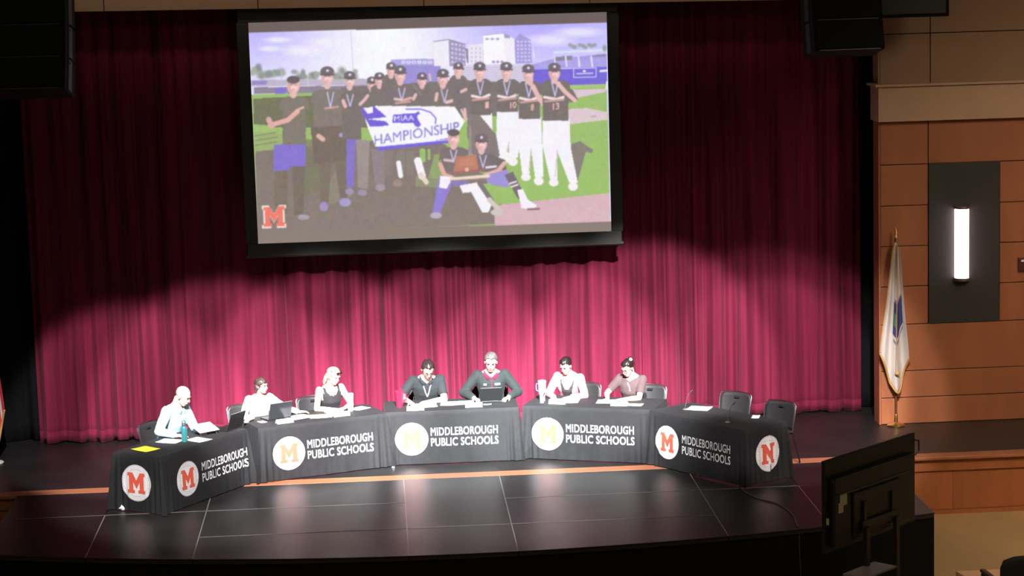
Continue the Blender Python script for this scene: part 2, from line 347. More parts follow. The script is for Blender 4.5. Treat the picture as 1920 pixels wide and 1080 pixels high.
# ------------------------------------------------------------------ projection screen and the projected picture
SX, SZ, SW, SH = -3.8393, 2.9094, 5.0017, 3.0958
def homography(src, dst):
    A = []; B = []
    for (x, y), (u, v) in zip(src, dst):
        A.append([x, y, 1, 0, 0, 0, -u*x, -u*y]); B.append(u)
        A.append([0, 0, 0, x, y, 1, -v*x, -v*y]); B.append(v)
    h = np.linalg.solve(np.array(A, float), np.array(B, float)); return np.append(h, 1).reshape(3, 3)
class Picture:
    """flat picture painted on a grid of points; drawing units run 465..1145 across and 22..458 down the slide"""
    def __init__(s, nx, ny):
        s.nx, s.ny = nx, ny
        U, V = np.meshgrid(np.linspace(0, 1, nx), np.linspace(0, 1, ny))
        H = homography([(0, 1), (1, 1), (1, 0), (0, 0)], [(465, 43), (1138, 22), (1145, 432), (485, 458)])
        W = H[2, 0]*U+H[2, 1]*V+1
        s.X = (H[0, 0]*U+H[0, 1]*V+H[0, 2])/W; s.Y = (H[1, 0]*U+H[1, 1]*V+H[1, 2])/W
        s.C = np.zeros((ny, nx, 3)); s.U, s.V = U, V
    def put(s, m, col, a=1.0):
        col = np.array(col, float)
        s.C = s.C*(1-(m*a)[..., None]) + col*(m*a)[..., None]
    def poly(s, pts, col, a=1.0):
        m = np.zeros(s.X.shape, bool); n = len(pts)
        for i in range(n):
            (x0, y0), (x1, y1) = pts[i], pts[(i+1) % n]
            if y0 == y1: continue
            c = ((y0 > s.Y) != (y1 > s.Y)) & (s.X < (x1-x0)*(s.Y-y0)/(y1-y0)+x0); m ^= c
        s.put(m.astype(float), col, a)
    def ell(s, cx, cy, rx_, ry_, col, a=1.0, soft=.15):
        d = np.sqrt(((s.X-cx)/rx_)**2+((s.Y-cy)/ry_)**2); s.put(np.clip((1-d)/soft+.5, 0, 1), col, a)
    def line(s, pts, w_, col, a=1.0):
        m = np.zeros(s.X.shape)
        for (x0, y0), (x1, y1) in zip(pts[:-1], pts[1:]):
            L2 = (x1-x0)**2+(y1-y0)**2+1e-9; t = np.clip(((s.X-x0)*(x1-x0)+(s.Y-y0)*(y1-y0))/L2, 0, 1)
            d = np.hypot(s.X-x0-t*(x1-x0), s.Y-y0-t*(y1-y0)); m = np.maximum(m, np.clip(w_/2-d+.5, 0, 1))
        s.put(m, col, a)
    def text(s, txt, p0, p1, h, col, bold=.02):
        v, f = text_tris(txt, bold); W_ = v[:, 0].max(); e = np.array([(p1[0]-p0[0])/W_, (p1[1]-p0[1])/W_]); up = np.array([-.03*h, -h])
        q = np.array(p0)+v[:, :1]*e+v[:, 1:]*up
        m = np.zeros(s.X.shape, bool)
        for t in f:
            P = q[list(t)]
            x0, x1, y0, y1 = P[:, 0].min()-1, P[:, 0].max()+1, P[:, 1].min()-1, P[:, 1].max()+1
            k = (s.X >= x0) & (s.X <= x1) & (s.Y >= y0) & (s.Y <= y1)
            if not k.any(): continue
            xx, yy = s.X[k], s.Y[k]; ins = np.zeros(xx.shape, bool); n = len(P)
            for i in range(n):
                (ax, ay), (bx, by) = P[i], P[(i+1) % n]
                if ay == by: continue
                ins ^= ((ay > yy) != (by > yy)) & (xx < (bx-ax)*(yy-ay)/(by-ay)+ax)
            m[k] |= ins
        s.put(m.astype(float), col)
    def blur(s, n=1):
        for _ in range(n):
            P = np.pad(s.C, ((1, 1), (1, 1), (0, 0)), mode='edge')
            s.C = (P[:-2, 1:-1]+P[2:, 1:-1]+P[1:-1, :-2]+P[1:-1, 2:]+2*P[1:-1, 1:-1])/6

BLOCK_M = [(0, 0), (.40, 0), (.40, .16), (.315, .16), (.315, .54), (.50, .22), (.685, .54), (.685, .16), (.60, .16), (.60, 0), (1, 0), (1, .16), (.93, .16), (.93, .84), (1, .84), (1, 1), (.71, 1), (.50, .62), (.29, 1), (0, 1), (0, .84), (.07, .84), (.07, .16), (0, .16)]

def paint_slide():
    p = Picture(600, 372); X, Y = p.X, p.Y
    # projector black level over the whole screen, slightly brighter at the lower left
    g = np.clip((X-465)/680, 0, 1); h = np.clip((Y-40)/400, 0, 1)
    p.C[:] = np.array([112, 98, 94])*(1-h)[..., None]+np.array([142, 130, 121])*h[..., None]
    pic = ((X-466)*(438-62)-(Y-62)*(484-466) > 0)
    top = 62-20*(X-466)/672; bot = 438-23.5*(X-484)/659.5
    inside = (Y > top) & (Y < bot)
    base = p.C.copy()
    # sky
    k = np.exp(-((X-720)/170)**2)[..., None]; low = np.clip((Y-45)/95, 0, 1)[..., None]
    sky = np.array([158, 142, 254])*(1-k)+np.array([250, 250, 255])*k; sky = sky*(1-low*.6)+np.array([247, 246, 255])*low*.6
    r = np.clip((X-1000)/140, 0, 1)[..., None]; sky = sky*(1-r*.45)+np.array([205, 203, 252])*r*.45
    p.C = sky.copy()
    for cx, cy, a, b in ((520, 75, 22, 5), (570, 96, 35, 9), (610, 80, 25, 8), (505, 92, 18, 5), (1085, 60, 40, 8), (1030, 75, 40, 10)): p.ell(cx, cy, a, b, (246, 240, 252), .7, 1.0)
    # tree line left
    for i in range(60):
        q = rnd.random(); x = 470+q*205; y = 141+rnd.uniform(-9, 9)+(-9 if x < 485 else 0)
        if 530 < x < 556 and rnd.random() < .8: continue
        p.ell(x, y, rnd.uniform(4, 9), rnd.uniform(4, 8), rnd.choice([(118, 128, 122), (136, 146, 128), (105, 112, 116), (150, 158, 140)]), .85, .8)
    p.poly([(468, 151), (700, 148), (700, 160), (468, 163)], (176, 164, 190)); p.poly([(472, 153), (500, 152), (500, 159), (472, 160)], (128, 112, 190))
    p.poly([(476, 165), (700, 160), (700, 172), (476, 177)], (120, 104, 128)); p.poly([(516, 167), (537, 166), (537, 176), (516, 177)], (104, 84, 200))
    p.line([(658, 58), (663, 135)], 1.2, (190, 185, 210)); p.line([(578, 132), (578, 163)], 1.2, (205, 205, 215)); p.line([(527, 132), (527, 163)], 1.2, (190, 190, 205))
    # outfield wall, scoreboard, buildings
    p.poly([(733, 112), (825, 110), (825, 122), (733, 124)], (158, 150, 226)); p.poly([(731, 124), (827, 121), (827, 160), (731, 163)], (134, 122, 208))
    for i in range(6): p.ell(757+i*10, 117, 4, 3, (235, 232, 250)); p.ell(757+i*10, 117, 2, 1.5, (158, 150, 226))
    p.poly([(814, 78), (842, 74), (872, 82), (878, 125), (814, 124)], (238, 234, 246)); p.poly([(842, 74), (873, 83), (874, 124), (844, 124)], (142, 128, 178))
    for a in range(4):
        for c in range(5): p.poly([(847+a*7, 80+c*8.5+a*1.3), (851+a*7, 81+c*8.5+a*1.3), (851+a*7, 85+c*8.5+a), (847+a*7, 84+c*8.5+a)], (206, 198, 230))
    p.line([(814, 78), (842, 74), (873, 83)], 1.4, (110, 100, 140)); p.poly([(873, 90), (880, 93), (884, 118), (876, 118)], (120, 108, 150))
    p.poly([(878, 84), (906, 82), (906, 122), (880, 122)], (232, 226, 244))
    for a in range(3):
        for c in range(4): p.ell(885+a*8, 91+c*8, 1.3, 2, (170, 160, 200))
    p.poly([(906, 66), (946, 62), (950, 120), (907, 121)], (250, 248, 255)); p.poly([(946, 62), (957, 67), (965, 74), (967, 120), (948, 120)], (240, 236, 250))
    p.poly([(945, 62), (957, 66), (957, 72), (947, 71)], (150, 138, 190)); p.poly([(966, 74), (975, 62), (996, 75), (998, 118), (967, 119)], (148, 136, 214))
    p.line([(906, 66), (946, 62)], 1.2, (150, 140, 190)); p.line([(906, 66), (907, 120)], 1, (190, 182, 225))
    for a in range(3): p.ell(914+a*10, 73, 3.5, 2, (150, 142, 190)); p.ell(926+a*8, 116, 3, 2.5, (150, 140, 185))
    for a in range(4):
        for c in range(6): p.poly([(970+a*7, 76+c*7), (974+a*7, 77+c*7), (974+a*7, 80+c*7), (970+a*7, 79+c*7)], (208, 202, 246))
    # stands on the right
    p.poly([(860, 124), (1000, 120), (1000, 160), (860, 164)], (214, 202, 228))
    for i in range(9): p.line([(862, 128+i*4), (1010, 124+i*4)], 1.3, (178, 164, 208))
    p.poly([(995, 122), (1030, 112), (1138, 100), (1138, 132), (1000, 138)], (150, 136, 226)); p.poly([(1038, 107), (1074, 104), (1074, 112), (1038, 115)], (112, 104, 130)); p.poly([(1110, 103), (1137, 101), (1137, 105), (1110, 107)], (120, 110, 150))
    for i in range(7): p.line([(1000, 118+i*3), (1138, 108+i*3)], 1, (178, 166, 240), .6)
    for x in (1040, 1061, 1085, 1109): p.line([(x, 106), (x+2, 124)], 3, (232, 226, 250))
    p.poly([(1000, 130), (1138, 125), (1138, 158), (1000, 163)], (88, 68, 206))
    p.line([(1076, 128), (1118, 127), (1118, 144), (1076, 145), (1076, 128)], 1.6, (222, 214, 250)); p.line([(1082, 138), (1112, 137)], 2, (230, 225, 250)); p.line([(1126, 133), (1138, 132)], 4, (240, 235, 252)); p.line([(1030, 129), (1076, 128)], 1.5, (222, 214, 250)); p.ell(1096, 133, 3, 2, (240, 235, 252))
    for i in range(9): p.ell(1068+i*6+rnd.uniform(-2, 2), 86+rnd.uniform(-3, 3), 4, 3.5, (120, 130, 130), .8, .8)
    p.line([(1040, 98), (1130, 94)], 5, (214, 234, 240), .7); p.ell(1134, 90, 4, 6, (110, 125, 110), .8, .8)
    p.poly([(1000, 82), (1004, 108), (1000, 108)], (225, 220, 250))
    # field
    p.poly([(470, 178), (1138, 158), (1143, 416), (484, 440)], (134, 176, 76))
    p.poly([(475, 186), (620, 178), (700, 200), (700, 240), (476, 240)], (88, 86, 56)); p.poly([(476, 234), (505, 236), (505, 248), (477, 248)], (140, 178, 84))
    p.poly([(477, 248), (560, 256), (560, 286), (478, 284)], (134, 160, 84))
    for y in (253, 262, 271): p.line([(478, y+3), (520, y-4)], 2, (106, 110, 76))
    p.poly([(1045, 160), (1138, 157), (1138, 163), (1050, 167)], (150, 186, 90)); p.poly([(1050, 168), (1138, 166), (1135, 172), (1080, 184), (1060, 190)], (212, 186, 198))
    p.poly([(1048, 206), (1100, 202), (1139, 210), (1139, 224), (1075, 232), (1048, 234)], (214, 188, 196)); p.ell(1113, 218, 6, 1.5, (160, 130, 140), .7)
    p.poly([(1136, 152), (1139, 152), (1139, 166), (1136, 166)], (245, 240, 250))
    # shaded foreground and warning track
    p.poly([(479, 285), (720, 262), (830, 268), (910, 330), (925, 372), (960, 385), (1000, 416), (484, 440)], (106, 90, 80))
    s_ = np.clip((Y-300)/110, 0, 1)*np.clip((960-X)/120, 0, 1); p.put(s_*.8, (110, 94, 86))
    p.poly([(560, 262), (600, 262), (602, 360), (560, 370)], (94, 92, 60), .7); p.poly([(640, 300), (660, 300), (660, 370), (600, 390), (620, 340)], (124, 118, 92), .6)
    for x, y0, w_ in ((775, 287, 4), (793, 284, 11), (805, 282, 5)): p.line([(x, y0), (x, y0+16)], w_, (132, 176, 78))
    p.poly([(815, 290), (835, 288), (830, 345), (800, 348)], (124, 144, 76)); p.poly([(780, 330), (830, 336), (820, 352), (780, 350)], (118, 124, 82))
    p.poly([(925, 385), (1142, 361), (1143, 430), (930, 440)], (208, 162, 174)); s_ = np.clip((X-940)/60, 0, 1)*np.clip((Y-380)/12, 0, 1)*inside; p.put(s_*.35, (214, 168, 182))
    p.poly([(905, 345), (1000, 330), (1142, 325), (1142, 361), (930, 384)], (134, 178, 74))
    # shadow of the rightmost player
    p.poly([(1070, 270), (1088, 264), (1098, 272), (1112, 280), (1110, 287), (1098, 284), (1088, 320), (1080, 348), (1072, 330)], (110, 98, 90))
    SK = (226, 172, 170); SKs = (196, 138, 134); DK = (92, 80, 76); CAPc = (86, 72, 82); WH = (246, 242, 252); LV = (176, 164, 240)
    def head(x, y, r=8.5, cap=True, col=SK, peak=1):
        p.ell(x, y+r*1.25, r*.5, r*.6, col); p.ell(x, y+2, r*.88, r*1.15, col); p.ell(x-r*.35, y+2, r*.45, r, SKs, .5); p.ell(x+1.5, y+5, r*.5, r*.4, tuple(min(255, c+22) for c in col))
        p.line([(x-r*.42, y), (x-r*.15, y)], 1.2, (120, 84, 92)); p.line([(x+r*.15, y), (x+r*.45, y)], 1.2, (120, 84, 92)); p.line([(x-2, y+r*.62), (x+2, y+r*.62)], 1.1, (165, 95, 98))
        if cap:
            p.ell(x, y-r*.75, r*.98, r*.72, CAPc); p.line([(x-r*.9, y-r*.28), (x+r*.9+peak, y-r*.22)], 2.6, (70, 58, 66)); p.ell(x+.5, y-r*.85, 2.6, 2.6, (232, 216, 224))
        else: p.ell(x, y-r*.72, r*.9, r*.55, (74, 60, 62))
    def torso(x, y0, y1, w0, w1, col, sleeve=12):
        p.poly([(x-w0*.55, y0), (x+w0*.55, y0), (x+w0, y0+6), (x+w0+3, y0+sleeve+16), (x+w1, y0+sleeve+10), (x+w1, y1), (x-w1, y1), (x-w1, y0+sleeve+10), (x-w0-3, y0+sleeve+16), (x-w0, y0+6)], col)
    def medal(x, y, L=24):
        p.line([(x-6, y), (x, y+L), (x+6, y)], 2.2, (196, 186, 248))
    def arms(x, y, wd=11, txt=True):
        if txt: p.line([(x-wd, y), (x-2, y+2)], 5, (222, 182, 180)); p.line([(x+2, y+2), (x+wd, y-2)], 5, (214, 160, 156))
        p.line([(x-wd+2, y+8), (x+wd-2, y+5)], 4, SKs)
    # back row fill between players
    p.poly([(640, 165), (870, 150), (960, 155), (960, 215), (640, 240)], (98, 86, 84))
    for x, y in ((698, 158), (712, 150), (734, 131), (792, 150), (860, 132)):
        torso(x, y+9, y+60, 16, 14, (96, 84, 80)); head(x, y, 9.5)
    p.line([(808, 150), (806, 140)], 4, SK); p.line([(776, 160), (790, 178)], 5, (110, 98, 96))
    # left group: darker, in shade below the waist
    torso(552, 182, 272, 26, 22, (104, 92, 80)); head(550, 160, 13.5, cap=False)
    p.line([(507, 236), (540, 226), (558, 210)], 9, (226, 158, 150)); p.line([(556, 208), (569, 202)], 4, (226, 172, 165)); p.line([(504, 225), (510, 238)], 10, (214, 150, 146))
    p.poly([(514, 272), (574, 272), (574, 312), (543, 314), (542, 322), (513, 322)], (108, 84, 196)); p.poly([(516, 322), (540, 320), (540, 400), (520, 410), (514, 380)], (98, 82, 66)); p.poly([(548, 314), (572, 312), (570, 402), (552, 404)], (92, 76, 64)); p.ell(570, 408, 11, 5, (150, 138, 150))
    torso(618, 168, 250, 32, 30, (106, 94, 84)); head(614, 144, 13); p.poly([(583, 240), (652, 236), (650, 306), (590, 308)], (90, 74, 62))
    arms(622, 196, 14, False); medal(620, 174, 28); p.line([(598, 256), (606, 262)], 9, (220, 160, 152)); p.ell(640, 254, 4, 4, (150, 134, 200))
    p.poly([(600, 306), (622, 304), (616, 390), (602, 390)], (98, 82, 66)); p.ell(608, 388, 8, 9, (140, 122, 180)); p.poly([(628, 304), (650, 302), (652, 372), (638, 372)], (96, 80, 66)); p.ell(648, 380, 11, 8, (148, 132, 190))
    torso(660, 172, 262, 20, 18, (94, 82, 76)); head(656, 150, 11); medal(657, 178, 22); p.line([(676, 196), (684, 188), (690, 180)], 6, SK); p.line([(644, 190), (648, 200)], 7, SK)
    p.poly([(650, 262), (668, 262), (664, 352), (650, 352)], (108, 86, 186)); p.ell(656, 360, 8, 6, (140, 124, 160))
    p.poly([(668, 262), (694, 264), (690, 356), (672, 352)], (136, 120, 116)); p.ell(680, 362, 9, 6, (138, 122, 148)); p.poly([(696, 280), (722, 282), (722, 350), (704, 350)], (120, 104, 108)); p.ell(714, 352, 9, 7, (140, 126, 142))
    for x in (730, 752, 770): p.poly([(x-8, 283), (x+8, 283), (x+6, 330), (x-6, 330)], (112, 98, 92))
    p.line([(748, 306), (752, 330)], 9, WH); p.ell(746, 344, 9, 7, (136, 112, 100)); p.line([(784, 302), (792, 330)], 14, WH); p.line([(790, 328), (800, 342)], 9, (226, 206, 190))
    torso(754, 160, 210, 22, 18, (96, 84, 86)); head(751, 140, 11.5); medal(754, 166, 24); arms(756, 186, 15); p.line([(776, 186), (780, 178)], 6, SK)
    torso(833, 162, 210, 20, 18, (98, 86, 80)); head(831, 146, 11.5); medal(834, 168, 24); p.line([(818, 188), (820, 176)], 6, SK); p.line([(838, 192), (852, 188)], 6, SK)
    torso(862, 148, 220, 14, 12, (94, 82, 84)); head(860, 130, 9); p.line([(866, 172), (874, 168)], 6, SK)
    # right group with white trousers
    def rightplayer(x, hy, w_, waist, feet, num, numx, head_r=10, medal_x=0):
        lx, rx_, fy = feet
        p.poly([(x-w_, waist-2), (x+w_+2, waist-4), (x+w_+4, waist+50), (rx_+9, fy-10), (rx_-7, fy-10), (x+3, waist+58), (lx+7, fy-16), (lx-7, fy-16), (x-w_-1, waist+45)], WH)
        p.line([(x+3, waist+56), (x-1, fy-22)], 1.5, (196, 176, 196)); p.ell(lx, fy-10, 9, 7, (248, 240, 244)); p.ell(rx_, fy-3, 9, 8, (248, 240, 244))
        torso(x, hy+16, waist, w_+2, w_, DK); head(x-2, hy+1, head_r*1.15); medal(x-1+medal_x, hy+20, 26)
        p.line([(x-w_+3, hy+48), (x+2, hy+52), (x+w_-3, hy+46)], 5, (242, 220, 228)); p.line([(x-w_+4, hy+56), (x+w_-4, hy+52)], 4, SKs)
        if num: p.text(num, (numx, hy+72), (numx+ (12 if len(num) > 1 else 6), hy+70), 12, (238, 168, 160), .03)
    rightplayer(902, 132, 19, 216, (906, 950, 300), '1', 911)
    p.poly([(878, 215), (900, 216), (945, 270), (935, 300), (884, 290), (876, 250)], (106, 92, 90)); p.poly([(882, 216), (886, 290), (878, 290)], (134, 118, 120))
    rightplayer(952, 132, 20, 210, (944, 962, 306), '10', 957)
    rightplayer(993, 136, 20, 223, (986, 1010, 342), '8', 996); p.line([(1000, 162), (1010, 182), (1020, 196)], 9, SK); p.ell(995, 155, 5, 6, SK); p.line([(990, 148), (993, 156)], 2.5, SK); p.line([(997, 147), (997, 156)], 2.5, SK)
    rightplayer(1042, 134, 24, 226, (1038, 1074, 352), '13', 1037, 10.5); p.poly([(1060, 160), (1074, 168), (1084, 186), (1078, 192), (1058, 190)], DK); p.line([(1048, 158), (1060, 172), (1078, 188)], 8, SK); p.ell(1047, 157, 4.5, 5, SK)
    # banner
    p.poly([(680, 204), (706, 199), (853, 200), (872, 228), (858, 252), (842, 268), (712, 283), (704, 274), (690, 240)], (250, 247, 255))
    p.poly([(676, 204), (702, 200), (719, 214), (725, 220), (690, 224), (724, 228), (731, 236), (694, 238)], (84, 62, 206)); p.poly([(682, 203), (700, 201), (700, 212), (690, 214)], (248, 244, 255))
    p.poly([(706, 276), (790, 268), (842, 259), (842, 268), (712, 283)], (88, 66, 214)); p.line([(710, 275), (842, 262)], 1.6, (236, 230, 252))
    p.poly([(738, 215), (779, 213), (785, 209), (788, 213), (783, 218), (784, 224), (790, 234), (786, 239), (779, 237), (776, 231), (736, 231)], (88, 66, 214)); p.text('MIAA', (740, 228), (777, 226), 10, (250, 247, 255), .0)
    p.line([(762, 205), (790, 205), (808, 211), (818, 222), (817, 232)], 2.2, (88, 66, 214))
    p.text('HAMPIONSHIP', (703, 273), (862, 247), 19, (128, 118, 210), .015)
    p.line([(872, 205), (874, 222)], 5, SK); p.line([(866, 206), (874, 226)], 4, SK)
    # the two seated players with the trophy
    torso(852, 276, 322, 26, 24, (96, 82, 80)); head(851, 258, 12.5, cap=False); medal(851, 282, 22); p.line([(826, 308), (834, 328), (850, 334)], 8, (224, 158, 150)); p.line([(834, 300), (850, 302)], 5, (206, 176, 184))
    p.poly([(824, 330), (852, 332), (846, 350), (826, 398), (812, 398), (820, 350)], (122, 100, 206)); p.poly([(826, 330), (850, 332), (838, 354), (824, 352)], WH); p.ell(818, 404, 11, 6, (170, 158, 180))
    p.poly([(846, 338), (880, 340), (872, 350), (852, 350)], (112, 94, 170))
    torso(908, 288, 322, 24, 30, (92, 78, 82)); p.poly([(920, 290), (948, 300), (950, 318), (926, 320)], (90, 78, 80)); head(903, 268, 12); medal(906, 292, 22); p.line([(946, 306), (934, 320), (912, 328)], 8, (224, 162, 152)); p.line([(912, 314), (930, 312)], 4, (238, 220, 226))
    p.poly([(905, 330), (950, 318), (960, 330), (952, 352), (920, 346)], (140, 122, 206)); p.poly([(946, 328), (962, 322), (984, 366), (972, 374)], (88, 76, 84)); p.line([(956, 344), (968, 340)], 3, (240, 225, 230)); p.line([(959, 350), (971, 346)], 3, (240, 225, 230))
    p.poly([(970, 356), (980, 354), (990, 374), (1006, 384), (1002, 392), (978, 390)], WH); p.line([(990, 392), (1010, 391)], 4, (120, 84, 84))
    p.poly([(862, 348), (894, 342), (922, 384), (916, 398), (904, 398), (884, 360), (868, 362)], WH); p.line([(900, 344), (930, 388)], 9, (100, 86, 88)); p.line([(918, 374), (938, 396)], 9, (208, 190, 178)); p.ell(932, 398, 12, 6, (196, 184, 176))
    p.poly([(856, 294), (894, 290), (898, 320), (850, 324)], (176, 96, 72)); p.poly([(862, 298), (890, 295), (892, 310), (862, 312)], (188, 108, 78)); p.line([(852, 324), (908, 318)], 4, (150, 76, 60)); p.ell(876, 318, 4, 4, (226, 170, 150)); p.line([(846, 336), (916, 330)], 6, (236, 210, 186)); p.line([(846, 339), (916, 334)], 2, (150, 110, 110))
    # block M in the corner
    for s_, c_ in ((1.08, (236, 214, 206)), (.92, (238, 92, 74))):
        p.poly([(514.5+(x-.5)*43*s_+(.5-y)*1, 407+(.5-y)*40*s_-(x-.5)*2) for x, y in BLOCK_M], c_)
    p.C = 255-(255-p.C)*.78
    p.C = np.where(inside[..., None], p.C, base)
    ns = np.random.RandomState(4); nn = ns.randn(p.ny//3+2, p.nx//3+2, 1); nn = np.repeat(np.repeat(nn, 3, 0), 3, 1)[:p.ny, :p.nx]; n2 = np.repeat(np.repeat(ns.randn(p.ny//9+2, p.nx//9+2, 3), 9, 0), 9, 1)[:p.ny, :p.nx]
    p.C = np.clip(p.C+inside[..., None]*(nn*1.6+n2*1.6), 0, 255)
    p.blur(2)
    # colour cast of the projection: slightly flat and milky
    p.C = p.C*.99+1
    return p

def build_screen():
    t = thing('projection_screen', 'large black framed projection screen showing a baseball team photograph', 'screen', (SX+SW/2, -.70, SZ))
    p = paint_slide(); nx, ny = p.nx, p.ny
    v = np.zeros((ny, nx, 3)); v[..., 0] = (p.U-.5)*SW; v[..., 2] = p.V*SH; v[..., 1] = -.012
    me = bpy.data.meshes.new('projected_picture'); me.vertices.add(nx*ny); me.vertices.foreach_set('co', v.ravel())
    i, j = np.meshgrid(np.arange(nx-1), np.arange(ny-1)); a = (j*nx+i).ravel()
    f = np.stack([a, a+1, a+nx+1, a+nx], -1).ravel().astype(np.int32); nf = len(a)
    me.loops.add(nf*4); me.loops.foreach_set('vertex_index', f); me.polygons.add(nf)
    me.polygons.foreach_set('loop_start', np.arange(0, nf*4, 4, dtype=np.int32)); me.polygons.foreach_set('loop_total', np.full(nf, 4, np.int32))
    c = np.clip(p.C/255, 0, 1); c = np.where(c <= .04045, c/12.92, ((c+.055)/1.055)**2.4)
    at = me.color_attributes.new('slide', 'FLOAT_COLOR', 'POINT'); rgba = np.ones((ny*nx, 4)); rgba[:, :3] = c.reshape(-1, 3); at.data.foreach_set('color', rgba.ravel())
    mt = bpy.data.materials.new('projected_slide'); mt.use_nodes = True; nt = mt.node_tree; b = nt.nodes['Principled BSDF']
    b.inputs['Base Color'].default_value = (.02, .02, .02, 1); b.inputs['Roughness'].default_value = .9; b.inputs['Specular IOR Level'].default_value = 0
    n = nt.nodes.new('ShaderNodeVertexColor'); n.layer_name = 'slide'; nt.links.new(n.outputs[0], b.inputs['Emission Color']); b.inputs['Emission Strength'].default_value = 1.0
    me.materials.append(mt); finish('projected_picture', me, t)
    b = MB(); b.box((0, .01, SH/2), (SW+.26, .03, SH+.26)); b.obj('screen_backing', M_black, t)
    fm = mat('screen_border', (.018, .020, .018), .6)
    for c_, d_ in (((0, 0, -.085), (SW+.30, .06, .17)), ((0, 0, SH+.12), (SW+.30, .06, .24)), ((-SW/2-.085, 0, SH/2), (.17, .06, SH)), ((SW/2+.085, 0, SH/2), (.17, .06, SH))):
        b = MB(); b.box(c_, d_); b.obj('frame_bar', fm, t, bevel=.01)
    b = MB(); b.cone((-SW/2-.17, .0, -.175), (SW/2+.17, 0, -.175), .03, .03, 10); b.obj('bottom_batten', fm, t, smooth=True)
build_screen()

# ------------------------------------------------------------------ draped tables
TABLES = {1: (-4.79, -3.57, 57), 2: (-3.11, -2.34, 21), 3: (-1.24, -1.93, 0), 4: (.73, -2.18, -21), 5: (2.23, -3.41, -55.4)}
TH = .74
def at_table(k, lx, ly, z=TH+.004):
    x, y, a = TABLES[k]; a = math.radians(a)
    return Vector((x+lx*math.cos(a)-ly*math.sin(a), y+lx*math.sin(a)+ly*math.cos(a), z))
PL, PW = 1.83, .76
PER = 2*(PL+PW)
class Cloth:
    def __init__(s, seed, fold=None): s.seed = seed; s.fold = fold; s.amax = .025 if fold else 0
    def path(s, q):
        q %= PER
        L, W = PL/2, PW/2
        if q < PL: return (-L+q, -W), (0, -1), min(q, PL-q), (q, 0)
        q -= PL
        if q < PW: return (L, -W+q), (1, 0), min(q, PW-q), (q, 1)
        q -= PW
        if q < PL: return (L-q, W), (0, 1), min(q, PL-q), (q, 2)
        q -= PL
        return (-L, W-q), (-1, 0), min(q, PW-q), (q, 3)
    def surf(s, c, z):
        d = max(0, 1-z/TH); lift = 0
        if s.fold:
            a = s.amax*min(1, max(0, (TH-.06-z)/.25)); e = s.fold
            if c < e+a: q = c; lift = .020*min(1, a/.02)*max(0, 1-abs(c-e-a)/.10)
            elif c < e+2*a: q = 2*(e+a)-c; lift = .010*min(1, a/.02)
            elif c < e+3*a: q = e+(c-e-2*a); lift = 0
            else: q = (e+a)+(c-e-3*a)*(PER-(e+a))/(PER+2*s.amax-(e+3*a))
        else: q = c
        (x, y), (nx, ny), cd, (u, side) = s.path(q)
        off = .006+.020*d+lift
        # loose cloth gathers in cones at the corners
        k = math.exp(-(cd/.055)**2)
        dx, dy = (1 if x > 0 else -1)*.7071, (1 if y > 0 else -1)*.7071
        rip = math.exp(-(cd/.17)**2)
        off += d*.030*rip*math.cos(2*PI*cd/.085+.4*s.seed)
        off += d*d*.012*noise.noise((q*5.0, s.seed*2.3, 0)) + d**3*.010*noise.noise((q*13.0, s.seed*1.1, 4))
        px = x+nx*off+dx*k*d*.085; py = y+ny*off+dy*k*d*.085
        r = max(0, (z-(TH-.015))/.015); px -= nx*.008*r*r; py -= ny*.008*r*r
        if side == 2: z = TH-(TH-z)*(1-.84*min(1, max(0, (cd-.06)/.10)))      # open back: the cloth only overhangs where people sit
        return Vector((px, py, z))
    def on(s, c, z, lift):
        p = s.surf(c, z); e = .004
        n = (s.surf(c+e, z)-s.surf(c-e, z)).cross(s.surf(c, z+e)-s.surf(c, z-e))
        n = n.normalized() if n.length > 1e-9 else Vector((0, -1, 0))
        return p+n*lift
def flat_to_cloth(cl, bm, lift):
    for v in bm.verts: v.co = cl.on(v.co.x, v.co.y, lift)
def shape_bm(polys, cut=.03):
    bm = bmesh.new()
    for verts, faces in polys:
        vv = [bm.verts.new((x, y, 0)) for x, y in verts]
        for f in faces:
            try: bm.faces.new([vv[i] for i in f])
            except ValueError: pass
    for f in bm.faces: f.normal_update()
    bmesh.ops.triangulate(bm, faces=bm.faces[:], ngon_method='EAR_CLIP')
    for _ in range(5):
        es = [e for e in bm.edges if e.calc_length() > cut]
        if not es: break
        bmesh.ops.subdivide_edges(bm, edges=es, cuts=1); bmesh.ops.triangulate(bm, faces=bm.faces[:])
    for f in bm.faces:
        f.normal_update()
        if f.normal.z < 0: f.normal_flip()
    return bm
def bm_obj(name, bm, mt, parent):
    me = bpy.data.meshes.new(name); bm.to_mesh(me); bm.free(); me.materials.append(mt); return finish(name, me, parent)
